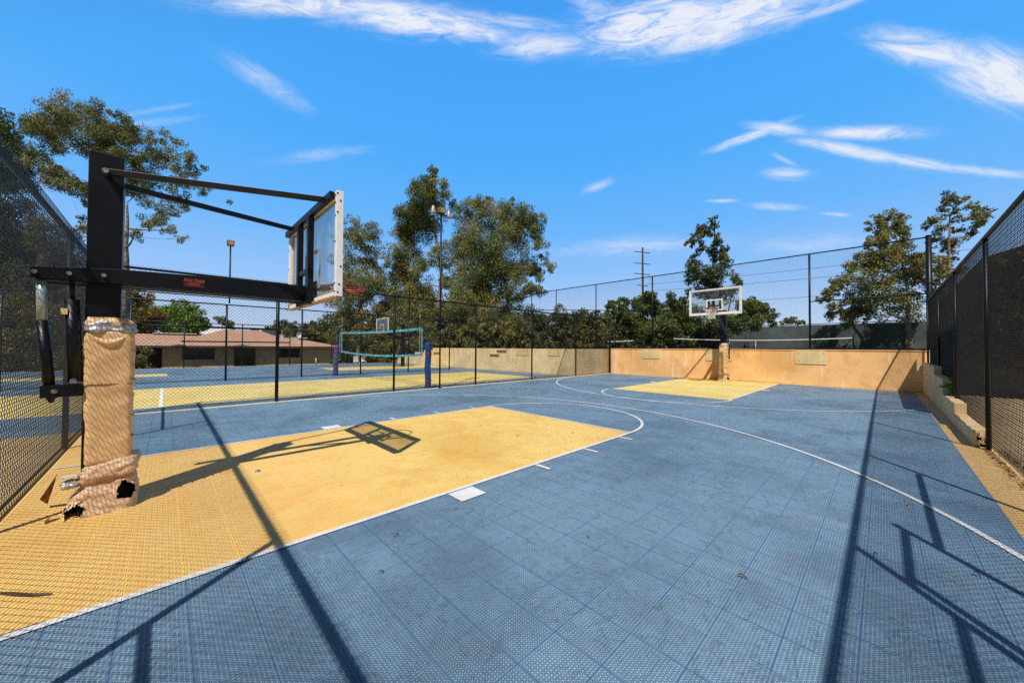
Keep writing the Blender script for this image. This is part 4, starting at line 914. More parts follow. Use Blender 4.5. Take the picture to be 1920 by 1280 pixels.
# ------------------------------------------------------------------ trees
TREES = json.loads('''{"L1":{"kind":"euc","d":27,"trunk":[[-39.83,-2.34,0.93],[-39.77,-2.38,4.95],[-39.61,-2.27,7.35],[-39.42,-2.14,9.76],[-39.45,-2.23,12.17]],"blobs":[[-44.89,-7.67,18.09,0.88],[-39.52,-5.88,16.85,1.28],[-38.89,-5.01,17.58,1.32],[-42.13,-4.51,18.37,1.6],[-42.57,-5.69,16.83,1.28],[-40.4,-6.45,15.99,1.04],[-39.24,-3.67,18.84,0.48],[-43.54,-3.24,18.77,1.6],[-37.95,-1.92,17.52,0.88],[-41.46,-1.49,17.83,1.36],[-36.79,0.06,16.78,0.72],[-33.55,0.6,14.8,0.8],[-40.04,-0.52,15.92,1.2],[-41.2,-2.32,15.61,1.36],[-41.3,-6.39,14.18,0.96],[-41.96,-5.86,13.74,1.2],[-40.08,-4.95,12.64,0.96],[-40.68,-1.4,13.7,1.2],[-35.04,0.38,12.72,0.96],[-33.53,1.11,13.3,0.56],[-34.4,1.83,14.31,0.36],[-36.9,1.67,13.6,0.56],[-35.51,-0.41,10.87,0.8],[-36.62,0.86,11.83,0.56],[-38.25,2.55,14.43,0.32],[-36.64,3.55,13.1,0.28],[-36.94,-1.74,9.3,0.6],[-39.38,0.11,10.69,0.6],[-33.89,0.7,8.86,0.4],[-39.94,-0.99,11.4,0.72],[-41.9,-4.7,10.88,0.4],[-40.82,-4.31,9.99,0.48],[-43.28,-7.24,15.58,0.64],[-42.59,-3.56,16.52,1.2],[-40.6,-3.62,13.31,1.0],[-39.84,-3.18,18.81,0.24]],"dens":0.85},"L0":{"kind":"green","d":32,"trunk":[[-56.73,-12.62,0.77],[-56.33,-12.4,8.38],[-55.63,-11.79,13.14]],"blobs":[[-53.93,-10.91,21.17,1.05],[-55.4,-11.04,20.08,1.24],[-51.96,-10.06,17.21,1.24],[-51.8,-9.24,15.58,0.86],[-56.25,-11.14,16.44,1.43],[-53.5,-11.44,18.19,2.38],[-52.82,-9.85,11.97,2.38],[-57.14,-12.04,9.55,2.85],[-52.24,-8.59,9.76,1.71],[-52.47,-10.74,5.32,2.85],[-51.08,-8.6,5.4,2.14]],"dens":1.0},"L2":{"kind":"olive","d":24,"trunk":[[-38.58,-5.36,0.96],[-38.6,-5.47,4.53],[-38.65,-5.58,6.67]],"blobs":[[-36.21,-5.16,8.37,1.07],[-38.11,-4.73,6.72,1.07],[-39.44,-5.8,6.03,1.28],[-35.0,-3.88,4.35,0.93],[-39.73,-6.46,3.46,1.28],[-36.15,-4.85,3.01,1.28],[-37.49,-6.88,2.3,1.07],[-38.82,-4.5,2.43,0.71]],"dens":0.9},"C0":{"kind":"euc","d":38,"trunk":[[-38.63,14.73,0.87],[-38.43,14.8,6.52],[-37.85,15.32,9.91]],"blobs":[[-38.88,14.1,14.53,0.9],[-35.45,14.84,13.21,0.9],[-36.75,14.84,12.14,1.02],[-37.52,13.11,11.94,1.13],[-40.7,12.92,10.84,0.56],[-40.27,14.55,10.17,1.47],[-39.05,16.75,10.93,1.02],[-36.41,14.22,7.89,1.69],[-39.39,13.61,7.62,1.24],[-36.15,16.43,8.7,0.9],[-37.98,12.72,6.27,1.24],[-37.99,15.99,6.59,1.47]],"dens":0.8},"C1":{"kind":"euc","d":36,"trunk":[[-31.17,19.57,1.21],[-31.07,19.6,4.15],[-30.73,19.84,8.43],[-31.18,19.27,12.71],[-31.41,18.95,15.92]],"blobs":[[-31.88,19.44,19.61,0.43],[-32.34,19.48,19.0,0.53],[-30.47,17.6,17.06,0.75],[-29.14,18.48,16.66,0.64],[-30.9,17.29,15.91,0.96],[-30.66,20.59,16.61,0.64],[-32.78,19.27,15.85,1.39],[-32.63,17.28,14.62,1.07],[-28.24,19.58,14.42,0.53],[-34.57,17.25,13.57,1.07],[-33.69,19.2,13.82,1.6],[-33.33,15.66,10.81,0.86],[-33.31,17.81,10.79,1.28],[-30.46,19.51,11.01,0.86],[-35.3,17.19,9.14,0.64],[-32.84,18.17,8.06,1.39],[-30.66,20.55,8.52,0.75],[-32.95,19.48,6.35,1.39],[-32.41,16.69,6.14,1.07],[-34.22,16.29,6.8,0.75],[-31.83,16.53,4.02,1.39],[-32.62,19.3,4.22,1.5],[-31.95,21.12,4.85,1.39],[-29.42,20.05,6.19,1.18],[-31.04,17.23,2.74,1.39],[-31.69,21.29,3.16,1.28]],"dens":1.0},"C2":{"kind":"euc","d":31,"trunk":[[-22.23,21.62,1.28],[-22.33,21.45,3.81],[-22.57,21.14,6.57],[-23.18,20.42,9.79],[-23.48,20.05,12.09]],"blobs":[[-24.95,18.86,13.65,0.74],[-22.78,18.64,13.07,0.74],[-23.1,19.42,13.88,0.28],[-24.04,22.33,14.17,0.92],[-23.12,22.26,14.57,0.32],[-20.07,20.83,12.4,0.74],[-20.12,21.97,12.09,0.69],[-25.76,19.02,11.92,1.2],[-22.31,18.49,10.99,1.47],[-23.84,22.29,12.13,1.47],[-21.5,22.66,11.3,1.11],[-19.28,21.71,9.64,0.55],[-27.0,19.35,9.82,1.2],[-23.39,18.84,8.63,1.47],[-21.77,20.07,8.56,1.57],[-21.83,22.69,8.55,1.01],[-21.23,23.49,8.02,0.41],[-18.97,22.35,8.13,0.46],[-21.05,25.18,8.59,0.28],[-24.92,19.02,6.59,1.2],[-23.05,20.34,6.16,1.38],[-21.31,21.19,6.43,0.92],[-19.55,21.25,6.45,0.55],[-20.41,23.21,6.2,0.37],[-23.67,22.73,4.83,0.83],[-23.41,19.17,5.08,1.01],[-25.48,19.35,4.32,1.11],[-22.01,18.87,3.64,1.2],[-20.67,21.5,4.17,0.92],[-21.7,20.97,3.3,1.01],[-23.44,17.26,5.35,0.92]],"dens":1.0},"R1":{"kind":"cedar","d":44,"trunk":[[-14.46,48.37,1.02],[-14.45,48.21,7.56],[-14.35,48.17,13.44],[-14.22,48.19,17.69]],"blobs":[[-13.95,47.26,17.18,0.33],[-14.22,48.15,16.56,0.59],[-13.54,47.02,14.47,0.65],[-14.87,45.69,16.0,0.65],[-15.26,45.41,15.0,0.72],[-16.63,47.61,14.99,0.59],[-14.65,46.85,15.31,0.52],[-17.01,46.88,14.64,0.39],[-14.65,48.54,13.57,0.78],[-13.37,48.84,13.71,0.59],[-15.26,46.11,13.54,0.65],[-12.84,47.69,11.79,0.59],[-15.95,46.52,11.79,0.98],[-13.94,49.17,12.56,0.98],[-16.4,46.04,10.8,0.65],[-13.97,47.23,10.62,1.57],[-15.5,46.44,10.08,1.05],[-12.71,51.15,10.35,0.72],[-11.81,49.32,9.21,0.46],[-14.8,48.01,8.56,1.31],[-12.95,47.63,7.99,1.18],[-16.53,47.62,8.7,0.92]],"dens":1.0},"G1":{"kind":"green","d":38,"trunk":[[-19.36,34.67,1.02],[-19.33,34.62,3.84]],"blobs":[[-20.48,34.41,5.9,0.73],[-19.29,34.77,6.23,0.79],[-18.03,34.33,4.98,0.85],[-20.26,34.81,4.47,1.02],[-18.49,34.41,3.69,0.9]],"dens":1.2},"G2":{"kind":"green","d":40,"trunk":[[-17.69,39.27,1.02],[-17.74,39.13,4.59]],"blobs":[[-19.06,39.16,6.79,1.01],[-17.14,37.81,6.9,0.89],[-18.82,37.4,5.13,1.31],[-17.56,40.65,5.27,1.31],[-17.83,37.88,3.47,1.43]],"dens":1.3},"G3":{"kind":"green","d":37,"trunk":[[-14.38,38.38,1.07],[-14.43,38.25,4.36]],"blobs":[[-14.77,37.36,6.4,0.82],[-14.09,37.92,5.52,0.99],[-15.3,37.33,4.36,1.32],[-13.96,40.65,4.59,1.21],[-14.37,38.37,3.27,1.32]],"dens":1.3},"G4":{"kind":"green","d":41,"trunk":[[-10.85,47.78,1.07],[-10.91,47.65,4.11]],"blobs":[[-10.77,47.54,6.35,1.04],[-10.13,50.44,6.42,1.04],[-9.35,51.0,5.46,0.73],[-10.47,48.5,4.75,1.34],[-11.48,45.66,3.92,1.46],[-13.38,47.08,4.44,1.58],[-9.04,51.25,4.46,0.49]],"dens":1.4},"G5":{"kind":"olive","d":60,"trunk":[[-11.04,74.93,0.94],[-11.01,74.86,4.95]],"blobs":[[-11.4,73.7,6.07,0.62],[-10.39,75.55,6.21,0.71],[-9.63,76.23,5.76,0.53]],"dens":1.2},"R2":{"kind":"rust","d":34,"trunk":[[1.75,50.74,1.21],[1.72,50.59,6.26],[1.27,50.02,10.3],[0.76,49.43,12.82]],"blobs":[[0.41,47.86,13.93,0.71],[1.39,53.57,14.63,0.61],[-0.44,46.09,12.81,0.61],[0.95,50.38,13.0,0.86],[-0.05,47.15,11.89,0.66],[-0.89,51.03,11.96,0.51],[1.73,53.4,12.34,0.86],[-1.13,44.99,9.72,0.76],[0.2,45.54,9.68,1.31],[1.56,48.79,9.53,1.31],[-2.04,50.01,9.54,0.91],[-0.47,44.93,7.8,1.31],[1.3,52.19,8.05,1.31],[-2.44,42.99,7.32,0.81],[-3.09,42.04,6.58,0.56],[-1.68,50.22,6.55,1.31],[-0.17,45.55,5.47,1.31],[-3.07,45.78,5.48,0.81],[-3.62,42.04,5.83,0.51],[2.34,50.14,10.13,0.81],[-3.61,44.81,4.58,0.51],[1.66,53.09,5.45,1.31],[-1.97,47.46,4.35,0.91]],"dens":0.9},"R3":{"kind":"rust","d":32,"trunk":[[4.42,50.63,1.25],[4.34,50.4,6.95],[4.11,50.07,10.75],[4.27,50.16,13.61]],"blobs":[[4.04,48.05,14.48,0.57],[4.85,49.88,14.69,0.52],[3.81,49.73,14.19,0.52],[5.86,52.87,14.63,0.52],[6.55,53.9,14.24,0.57],[3.13,46.59,12.51,0.57],[4.8,50.13,12.98,0.52],[6.11,52.61,13.04,0.57],[6.91,54.92,13.92,0.33],[2.56,47.06,12.08,0.38],[3.98,52.22,12.72,0.67],[5.8,54.16,12.75,0.67],[4.57,50.47,11.22,0.67],[3.63,51.92,11.48,0.62],[2.89,47.0,9.0,0.86],[4.25,51.19,9.98,0.57],[4.09,52.52,8.64,0.76],[4.7,48.99,8.35,0.38],[3.45,49.04,6.89,0.95],[2.21,48.99,8.0,0.76]],"dens":0.85},"B1":{"kind":"orange","d":56,"trunk":[[-80.89,-3.03,-1.24],[-80.98,-3.21,2.09],[-81.01,-3.32,5.41]],"blobs":[[-80.6,-4.48,8.6,2.0],[-82.04,-2.41,8.51,1.41],[-79.2,-3.25,5.49,2.5],[-76.5,-1.2,6.27,1.41],[-79.38,-4.34,3.66,2.33],[-81.42,-2.13,3.38,1.83]],"dens":1.1},"B2":{"kind":"bright","d":66,"trunk":[[-89.61,2.35,-1.67],[-89.7,2.11,4.21]],"blobs":[[-92.99,-0.05,7.02,1.96],[-91.87,2.1,8.5,1.57],[-86.45,3.55,6.86,1.77],[-85.13,4.45,4.92,1.27],[-91.1,1.41,5.02,2.35],[-86.7,3.1,4.16,1.96]],"dens":1.3},"B3":{"kind":"olive","d":70,"trunk":[[-89.55,8.17,-1.82],[-89.57,8.0,4.42]],"blobs":[[-89.43,7.79,6.69,0.94],[-89.16,8.84,5.8,0.83],[-88.65,9.47,4.66,0.83]],"dens":1.0},"B4":{"kind":"olive","d":75,"trunk":[[-87.43,17.59,-3.1],[-87.53,17.32,3.59]],"blobs":[[-89.63,16.37,4.96,1.11],[-88.26,17.63,5.64,1.56],[-85.44,18.7,4.25,1.34],[-91.62,13.7,4.47,0.89]],"dens":1.2},"B5":{"kind":"olive","d":62,"trunk":[[-67.93,19.06,-3.2],[-68.01,18.84,2.32]],"blobs":[[-68.28,16.11,4.26,1.38],[-67.26,18.27,4.85,1.57],[-64.54,19.8,5.35,1.66],[-67.52,19.2,2.79,1.66],[-68.98,17.52,2.31,1.29],[-65.47,21.14,3.07,1.66]],"dens":1.3},"B6":{"kind":"euc","d":40,"trunk":[[-41.38,14.81,-0.95],[-41.36,14.76,2.02]],"blobs":[[-43.09,14.75,4.99,1.19],[-41.67,15.23,5.96,1.19],[-40.12,13.49,2.56,1.19],[-40.12,15.15,3.19,1.43],[-43.49,15.23,1.12,1.19]],"dens":1.1},"B7":{"kind":"olive","d":37,"trunk":[[-36.1,15.95,-0.75],[-36.0,15.99,2.0]],"blobs":[[-35.6,15.01,4.66,1.32],[-36.22,17.27,5.42,1.21],[-35.1,14.3,1.96,1.43],[-35.78,16.33,2.83,1.32],[-36.41,18.01,1.46,1.32],[-35.93,15.2,0.63,0.99]],"dens":1.3},"B8":{"kind":"euc","d":34,"trunk":[[-30.43,17.48,0.46],[-30.33,17.51,2.98]],"blobs":[[-30.94,17.73,4.04,1.21],[-32.12,17.26,2.51,1.21],[-27.99,17.23,2.66,1.21],[-29.14,16.73,1.46,1.01],[-31.81,16.79,4.03,0.91]],"dens":1.3},"B9":{"kind":"olive","d":33,"trunk":[[-27.14,19.42,0.99],[-27.06,19.46,2.96]],"blobs":[[-27.03,18.44,3.97,1.27],[-25.82,19.62,3.31,1.27],[-27.86,19.32,2.38,0.98],[-25.7,20.43,4.41,1.18],[-26.84,19.89,5.19,0.88]],"dens":1.3},"B10":{"kind":"olive","d":36,"trunk":[[-27.56,23.3,0.97],[-27.47,23.35,3.11]],"blobs":[[-27.46,23.19,3.53,1.39],[-25.85,23.54,2.44,1.07],[-29.32,24.05,2.07,0.96],[-28.23,25.31,4.45,1.07]],"dens":1.2},"B11":{"kind":"euc","d":40,"trunk":[[-27.11,29.52,0.95],[-27.01,29.58,2.73]],"blobs":[[-27.55,29.11,3.8,1.31],[-25.76,29.76,3.18,1.19],[-27.42,28.55,2.24,0.95],[-26.03,32.4,2.66,0.83],[-26.69,29.92,4.52,0.95],[-25.07,31.47,5.83,0.59],[-25.77,31.78,4.88,0.59]],"dens":1.2},"B12":{"kind":"green","d":50,"trunk":[[-29.5,41.45,0.86],[-29.48,41.41,3.09]],"blobs":[[-30.53,40.97,4.0,1.34],[-28.46,41.84,4.41,1.34],[-29.56,41.52,2.65,1.04],[-27.04,42.29,3.65,1.19],[-27.63,45.28,5.45,0.89],[-29.75,42.68,6.55,0.45],[-28.53,42.98,6.26,0.37],[-28.28,44.5,6.51,0.45]],"dens":1.2},"S1":{"kind":"bright","d":44,"trunk":[[-45.53,16.3,-1.84],[-45.52,16.28,-0.53]],"blobs":[[-46.14,15.55,-0.01,0.78],[-45.11,16.77,-0.27,0.78],[-44.42,18.13,-0.54,0.65],[-46.87,14.86,-0.41,0.52]],"dens":1.3}}''')
LAB = {
 'L1':('eucalyptus_tree','big sparse eucalyptus spreading behind the near hoop post'), 'L0':('broadleaf_tree','dark green tree cut by the left edge of the photo'),
 'L2':('broadleaf_tree','low olive tree seen through the left chain-link mesh'), 'C0':('eucalyptus_tree','thin brownish eucalyptus beside the near backboard'),
 'C1':('eucalyptus_tree','tallest pointed eucalyptus in the central clump'), 'C2':('eucalyptus_tree','broad flat-topped eucalyptus, right half of the central clump'),
 'R1':('eucalyptus_tree','tall twin-topped dark tree rising behind the far backboard'), 'G1':('round_tree','small green tree left of the wooden power pole'),
 'G2':('round_tree','rounded green tree at the foot of the wooden power pole'), 'G3':('round_tree','dark rounded green tree just left of the far backboard'),
 'G4':('round_tree','dense bright green round tree just right of the far backboard'), 'G5':('round_tree','small distant bush right of the dense round tree, above the windscreen'),
 'R2':('rusty_tree','wide rusty-leaved tree behind the tall fence at right'), 'R3':('rusty_tree','open rusty tree rising above the right fence corner'),
 'B1':('autumn_tree','orange-leaved tree left of the brown roof'), 'B2':('broadleaf_tree','bright green tree behind the brown roof'), 'B3':('small_tree','small grey tree in the distance beside the bright green tree'),
 'B4':('small_tree','low trees in the distance behind the roof centre'), 'B5':('broadleaf_tree','olive tree right of the brown roof'), 'B6':('eucalyptus_tree','bushy tree left of the distant backboard'),
 'B7':('broadleaf_tree','dark olive tree behind the distant backboard'), 'B8':('eucalyptus_tree','leafy tree behind the right end of the volleyball net'), 'B9':('broadleaf_tree','olive tree behind the tan wall under the central clump'),
 'B10':('broadleaf_tree','olive tree with low crown left of the guy wires'), 'B11':('eucalyptus_tree','ragged tree right of the guy wires'), 'B12':('round_tree','low green tree behind the fence corner'),
 'S1':('shrub','bright green shrubs at the end of the second court'), 'H1':('','')}
def leaf_mesh(name, blobs, size, dens, kind, parent, seed, droop=.5, aspect=.42):
    rng = np.random.default_rng(seed); P = []; Tt = []; Ls = []
    for bx, by, bz, br in blobs:
        tone = rng.uniform(0, 1)
        nc = max(4, int(7+br*4))
        n = int(dens*800*max(br, .25)**2/(size/.18)**2*.9)
        d = rng.normal(size=(nc, 3)); d /= np.linalg.norm(d, axis=1)[:, None]
        cc = d*(rng.uniform(.25, .88, nc)**.7)[:, None]*br; cc[:, 2] *= .85
        cs_ = rng.uniform(.26, .50, nc)*br; ct = np.clip(tone*.6+rng.uniform(-.25, .5, nc), 0, 1)
        wgt = cs_**2; wgt /= wgt.sum()
        idx = rng.choice(nc, n, p=wgt)
        g0 = rng.normal(size=(n, 3)); g0 /= np.linalg.norm(g0, axis=1)[:, None]; g0 *= (rng.uniform(.2, 1.15, n)**.6)[:, None]
        pos = cc[idx]+g0*cs_[idx][:, None]*np.array([1, 1, .85])
        pos[:, 2] -= np.abs(rng.normal(0, .10*br, n))*droop
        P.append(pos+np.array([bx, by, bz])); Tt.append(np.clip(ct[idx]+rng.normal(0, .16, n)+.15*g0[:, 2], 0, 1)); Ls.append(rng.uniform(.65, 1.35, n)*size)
    P = np.concatenate(P); Tt = np.concatenate(Tt); Ls = np.concatenate(Ls); n = len(P)
    dirv = rng.normal(size=(n, 3)); dirv[:, 2] -= droop*1.6; dirv /= np.linalg.norm(dirv, axis=1)[:, None]
    oth = rng.normal(size=(n, 3)); sd = np.cross(dirv, oth); sd /= np.linalg.norm(sd, axis=1)[:, None]
    a = dirv*(Ls/2)[:, None]; b = sd*(Ls*aspect/2)[:, None]
    V = np.stack([P-a, P+b*1.0-a*.1, P+a, P-b*1.0-a*.1], 1).reshape(-1, 3)
    V -= np.array(ORG[parent.name] if parent else (0,0,0))
    me = bpy.data.meshes.new(name); me.vertices.add(n*4); me.vertices.foreach_set('co', V.ravel())
    me.loops.add(n*4); me.loops.foreach_set('vertex_index', np.arange(n*4, dtype=np.int32)); me.polygons.add(n)
    me.polygons.foreach_set('loop_start', np.arange(0, n*4, 4, dtype=np.int32)); me.polygons.foreach_set('loop_total', np.full(n, 4, dtype=np.int32))
    me.update(calc_edges=True)
    at = me.attributes.new('tint', 'FLOAT', 'POINT'); at.data.foreach_set('value', np.repeat(Tt, 4).astype(np.float32))
    me.materials.append(LEAF[kind]); o = bpy.data.objects.new(name, me); COL.objects.link(o); o.parent = parent
    return o
NL = 0
for ti, (k, tr) in enumerate(TREES.items()):
    nm, lab = LAB[k]; trunk = [Vector(p) for p in tr['trunk']]; base = trunk[0].copy()
    zb = Z0 if base.y < 15 or base.x < -25 else T
    base.z = zb-.05
    trunk[0] = base
    grp = 'trees around the courts'
    t = thing(nm, lab, 'shrub' if nm == 'shrub' else 'tree', base, grp)
    H = max(b[2] for b in tr['blobs'])-zb
    r0 = .012*H+.04 if k != 'S1' else .04
    if k in ('C1','C2','L1'): r0 = .015*H
    S = MB(); m = len(trunk)
    pts = []; rad = []
    for i in range(m-1):
        for j in range(5):
            s_ = j/5; p = trunk[i].lerp(trunk[i+1], s_)
            p += noise.noise_vector(p*.35)*.18*(0 if (i == 0 and j == 0) else 1); pts.append(p)
    pts.append(trunk[-1]); Np = len(pts)
    rad = [r0*(1-.8*i/(Np-1))*(1.25 if i == 0 else 1) for i in range(Np)]
    S.tube(pts, rad, 9)
    tk = S.build('trunk', M['bark'] if tr['kind'] in ('euc','rust') else M['darkbark'], t, smooth=True)
    nodes = [(p, r_) for p, r_ in zip(pts, rad)]
    S = MB(); random.seed(ti)
    for b in sorted(tr['blobs'], key=lambda q: (Vector(q[:3])-pts[Np//2]).length):
        c = Vector(b[:3])
        best = min(nodes, key=lambda q: (q[0]-c).length+max(0, q[0].z-c.z+.4)*2.2)
        p0, rr0 = best; L_ = (c-p0).length
        r1 = min(rr0*.72, .02+.022*L_+.01*b[3])
        mid = p0.lerp(c, .5)+Vector((random.uniform(-.15,.15), random.uniform(-.15,.15), -.10))*L_*.8
        seg = [p0.lerp(mid, i/4).lerp(mid.lerp(c, i/4), i/4) for i in range(5)]
        rs = [r1*(1-.65*i/4) for i in range(5)]
        S.tube(seg, rs, 6, cap=False)
        for q, r_ in list(zip(seg, rs))[1:]: nodes.append((q, r_))
        for q in range(4):                                          # twigs inside the clump
            e_ = c+Vector((random.uniform(-1,1), random.uniform(-1,1), random.uniform(-.6,.9))).normalized()*b[3]*.8
            S.tube([seg[3], seg[3].lerp(e_, .55)+Vector((0,0,.05*b[3])), e_], [rs[3]*.6, rs[3]*.4, .008], 4, cap=False)
    S.build('branches', M['bark'] if tr['kind'] in ('euc','rust') else M['darkbark'], t, smooth=True)
    bl0 = [list(b) for b in tr['blobs']]
    for b in bl0: b[3] *= {'L1':1.02,'C1':1.5,'C2':1.42,'C0':1.3,'R1':1.1,'R3':1.1}.get(k, 1.2)
    ex = []
    for i, b in enumerate(bl0):
        ds = sorted((j for j in range(len(bl0)) if j != i), key=lambda j: (Vector(b[:3])-Vector(bl0[j][:3])).length)[:3]
        for j in ds:
            c = bl0[j]
            if (Vector(b[:3])-Vector(c[:3])).length < 3.2*max(b[3], c[3]) and j > i: ex.append([(b[q]+c[q])/2+random.uniform(-.2,.2) for q in range(3)]+[(b[3]+c[3])*.36])
    tr['blobs'] = bl0+ex
    size = max(.13, tr['d']*.0050); dense = tr['dens']*{'euc':1.15,'green':1.25,'bright':1.3,'olive':1.15,'rust':1.0,'orange':1.15,'cedar':1.05}[tr['kind']]
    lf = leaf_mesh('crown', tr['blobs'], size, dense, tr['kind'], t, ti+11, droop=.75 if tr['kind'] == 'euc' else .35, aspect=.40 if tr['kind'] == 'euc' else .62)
    NL += len(lf.data.polygons)
print('leaves', NL)
# far wood closing the horizon
rng = random.Random(5); bl_ = []
for i in range(150):
    x = -230+i*2.2+rng.uniform(-2,2); y = 95+rng.uniform(0,30)
    if x < -60: y = 60+ (x+230)*.22+rng.uniform(0,12)
    bl_.append((x, y, T+rng.uniform(0,1.8), rng.uniform(2.2,3.4)))
for i in range(60): bl_.append((-118+rng.uniform(-6,6), -60+i*2.4, Z0+rng.uniform(1,2.5), rng.uniform(2.5,3.8)))
o = leaf_mesh('distant_wood', bl_, .55, 1.5, 'olive', None, 77); tag(o, 'low distant belt of trees along the horizon', 'woods', kind='stuff')
# hedges behind the second court and beyond the right fence
def hedge(name, label, segs, size, dens, kind):
    t = thing(name, label, 'hedge', (segs[0][0], segs[0][1], segs[0][4]))
    b = []; S = MB(); r_ = random.Random(len(segs)+int(segs[0][0]*10))
    for x0, y0, x1, y1, z0, z1, th in segs:
        n = max(2, int(math.hypot(x1-x0, y1-y0)/(th*.8)))
        for i in range(n+1):
            u = i/n
            for z in np.arange(z0+th*.5, z1, th*.75): b.append((x0+(x1-x0)*u+r_.uniform(-.3,.3)*th, y0+(y1-y0)*u+r_.uniform(-.3,.3)*th, float(z)+r_.uniform(-.2,.25)*th, th*r_.uniform(.8,1.1)))
            S.tube([(x0+(x1-x0)*u, y0+(y1-y0)*u, z0-.1), (x0+(x1-x0)*u+r_.uniform(-.3,.3), y0+(y1-y0)*u, z1*.8+z0*.2)], [.06,.02], 5)
    S.build('stems', M['darkbark'], t); leaf_mesh('foliage', b, size, dens, kind, t, len(b)); return t
hedge('hedge', 'dark hedge behind the far fence of the second court', [(-33.5,14.2,-26,17.5,.0,1.9,.8),(-25,17,-18,19.6,1.3,3.2,.8)], .22, 1.5, 'olive')
hedge('hedge', 'dark undergrowth bank behind the tan wall and central trees', [(-26,21,-16,25.5,1.3,3.9,.9),(-31,17,-26,20.5,-.2,3.0,.9)], .22, 1.5, 'olive')
hedge('hedge', 'brown-green hedge row left of the tennis net', [(-22,33,-14,38,1.3,4.0,1.0)], .26, 1.4, 'green')
hedge('hedge', 'dark hedge under the round trees behind the tennis courts', [(-34,45,-15,52,1.3,5.2,1.2)], .30, 1.4, 'green')
hedge('hedge', 'shrubs at the foot of the orange-leaved tree left of the clubhouse', [(-48,-9,-46,-1.5,-1,1.2,.9)], .24, 1.4, 'olive')
hedge('hedge', 'low shrubs left of the second court seen through the near fence', [(-34,-12,-33,-2,-.9,.9,.8),(-36,-16,-35.5,-5,-.9,2.4,1.0)], .2, 1.3, 'olive')
dk = thing('windscreen_fence', 'tall dark sheet added beyond the right fence to darken the view', 'fence', (7,18.7,0))
S = MB(); S.add([(1.25,18.62,-.1),(16,18.62,-.1),(16,18.62,9.0),(2.2,18.62,4.35),(1.25,18.62,2.9)], [(0,1,2,3,4)]); S.build('screen_fabric', M['backing'], dk)  # dark sheet added behind the hedge to deepen its shade
for x, z in ((1.3,3.0),(4.2,5.0),(7.2,6.0),(10.2,7.0)): pipe('post', (x,18.7,0), (x,18.7,z), .04, dk)
hedge('hedge', 'shaded brown hedge pressed against the added dark sheet at right', [(2.6,18.0,13,18.0,.9,4.2,.55),(4.0,18.0,13,18.0,4.0,6.2,.7)], .16, 1.2, 'hedge')

# ------------------------------------------------------------------ litter and small things
rng = np.random.default_rng(9)
def scatter(name, label, pts, size, mat, kind='stuff'):
    S = MB()
    for x, y, z in pts:
        a = rng.uniform(0, 2*PI); s_ = size*rng.uniform(.5, 1.3); c, d = math.cos(a)*s_, math.sin(a)*s_; u = rng.uniform(0, s_*.7)
        S.add([(x-c,y-d,z+.003),(x+d*.45,y-c*.45,z+.004+u*.3),(x+c,y+d,z+.004+u),(x-d*.45,y+c*.45,z+.004+u*.5)], [(0,1,2,3)])
    o = S.build(name, mat); tag(o, label, 'leaves', kind=kind); return o
pts = [(1.13+abs(rng.normal(0,.05)), rng.uniform(1,8.6), .0) for _ in range(1500)] + [(1.02+rng.normal(0,.03), rng.uniform(5.5,8.6), .002) for _ in range(500)]
scatter('leaf_litter', 'brown dry leaf litter heaped along the foot of the right fence', pts, .016, M['litter'])
pts = [(rng.uniform(-10.7,.6), 18.2-abs(rng.normal(0,.13)), .01) for _ in range(500)] + [(rng.uniform(-6,-3.4), 18.1-abs(rng.normal(0,.25)), .012) for _ in range(160)]
scatter('leaf_litter', 'thin line of dry leaves gathered at the foot of the orange wall', pts, .02, M['litter'])
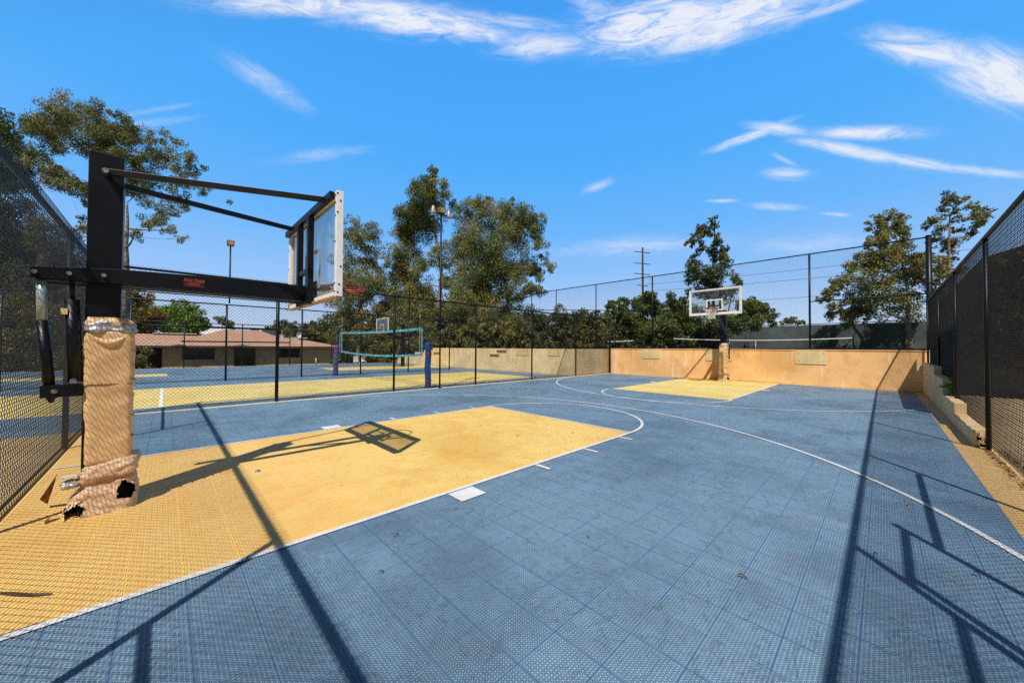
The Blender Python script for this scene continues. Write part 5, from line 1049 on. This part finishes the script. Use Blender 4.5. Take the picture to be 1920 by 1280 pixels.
sp_ = [(-2.55,1.27,'dry leaf on blue tiles near the white key block'),(-2.2,1.0,'curled dry leaf on blue tiles in the foreground'),(-1.55,2.3,'small brown leaf on blue tiles at mid court'),(-.62,2.6,'brown leaf on the blue tiles left of the long rail shadow'),(-.05,3.55,'brown leaf between the rail shadow and the fence-post shadows'),
       (.15,4.9,'reddish leaf near the right post shadows'),(-.1,5.6,'pale leaf by the white three-point line at right'),(-5.3,2.2,'tiny leaf on the yellow key below the backboard shadow'),(-4.1,4.1,'tiny leaf in the middle of the yellow key'),(-3.6,4.9,'small leaf near the free-throw corner of the yellow key'),
       (-5.4,4.6,'small brown leaf on the yellow key left of centre'),(-7.8,3.4,'dark leaf on blue floor left of the yellow key'),(-1.9,5.4,'tiny leaf on blue floor right of the free-throw circle'),(-.4,7.8,'small leaf on blue floor beyond the long arc'),(-5.9,9.0,'pinkish leaf near the centre of the court'),(.4,3.7,'brown leaf near the lower right shadows'),(-2.95,.42,'dry leaf on the white lane edge')]
for x, y, l in sp_:
    S = MB(); a = rng.uniform(0, 6.28); L_ = rng.uniform(.018, .032); vs = []
    for i in range(5):
        u = i/4; w_ = math.sin(PI*min(.97, max(.03, u)))*L_*.28; cx = (u-.5)*L_*2; zz = .012+.012*math.sin(PI*u*1.3)
        for sgn in (-1, 0, 1): vs.append((x+cx*math.cos(a)-sgn*w_*math.sin(a), y+cx*math.sin(a)+sgn*w_*math.cos(a), zz+(.008 if sgn else 0)))
    S.add(vs, [(i*3+j, i*3+j+1, i*3+j+4, i*3+j+3) for i in range(4) for j in range(2)])
    top(S, 'dry_leaf', M['dleaf'], l, 'leaf', 'dry leaves scattered on the court')
S = MB().tube([(-3.52,-.66,.012),(-3.44,-.60,.02),(-3.36,-.53,.022),(-3.30,-.44,.014)], [.006,.009,.007,.004], 6); top(S, 'twig', M['twig'], 'crooked dry twig on the yellow tiles at the left edge', 'twig')
S = MB().tube([(-4.95,.78,.004),(-4.95,.78,.022)], [.03,.02], 12); top(S, 'bottle_cap', M['bolt'], 'small round metal cap lying in the post shadow on the yellow key', 'cap')
t = thing('climbing_plant', 'small green weed growing from the step of the curb wall', 'plant', (.99,12.3,.44))
MB().tube([(.99,12.3,.44),(1.0,12.3,.7)], .008, 5).build('stem', M['plant'], t)
leaf_mesh('leaves', [(1.0,12.3,.6,.13),(1.02,12.4,.75,.1)], .05, .35, 'bright', t, 5)
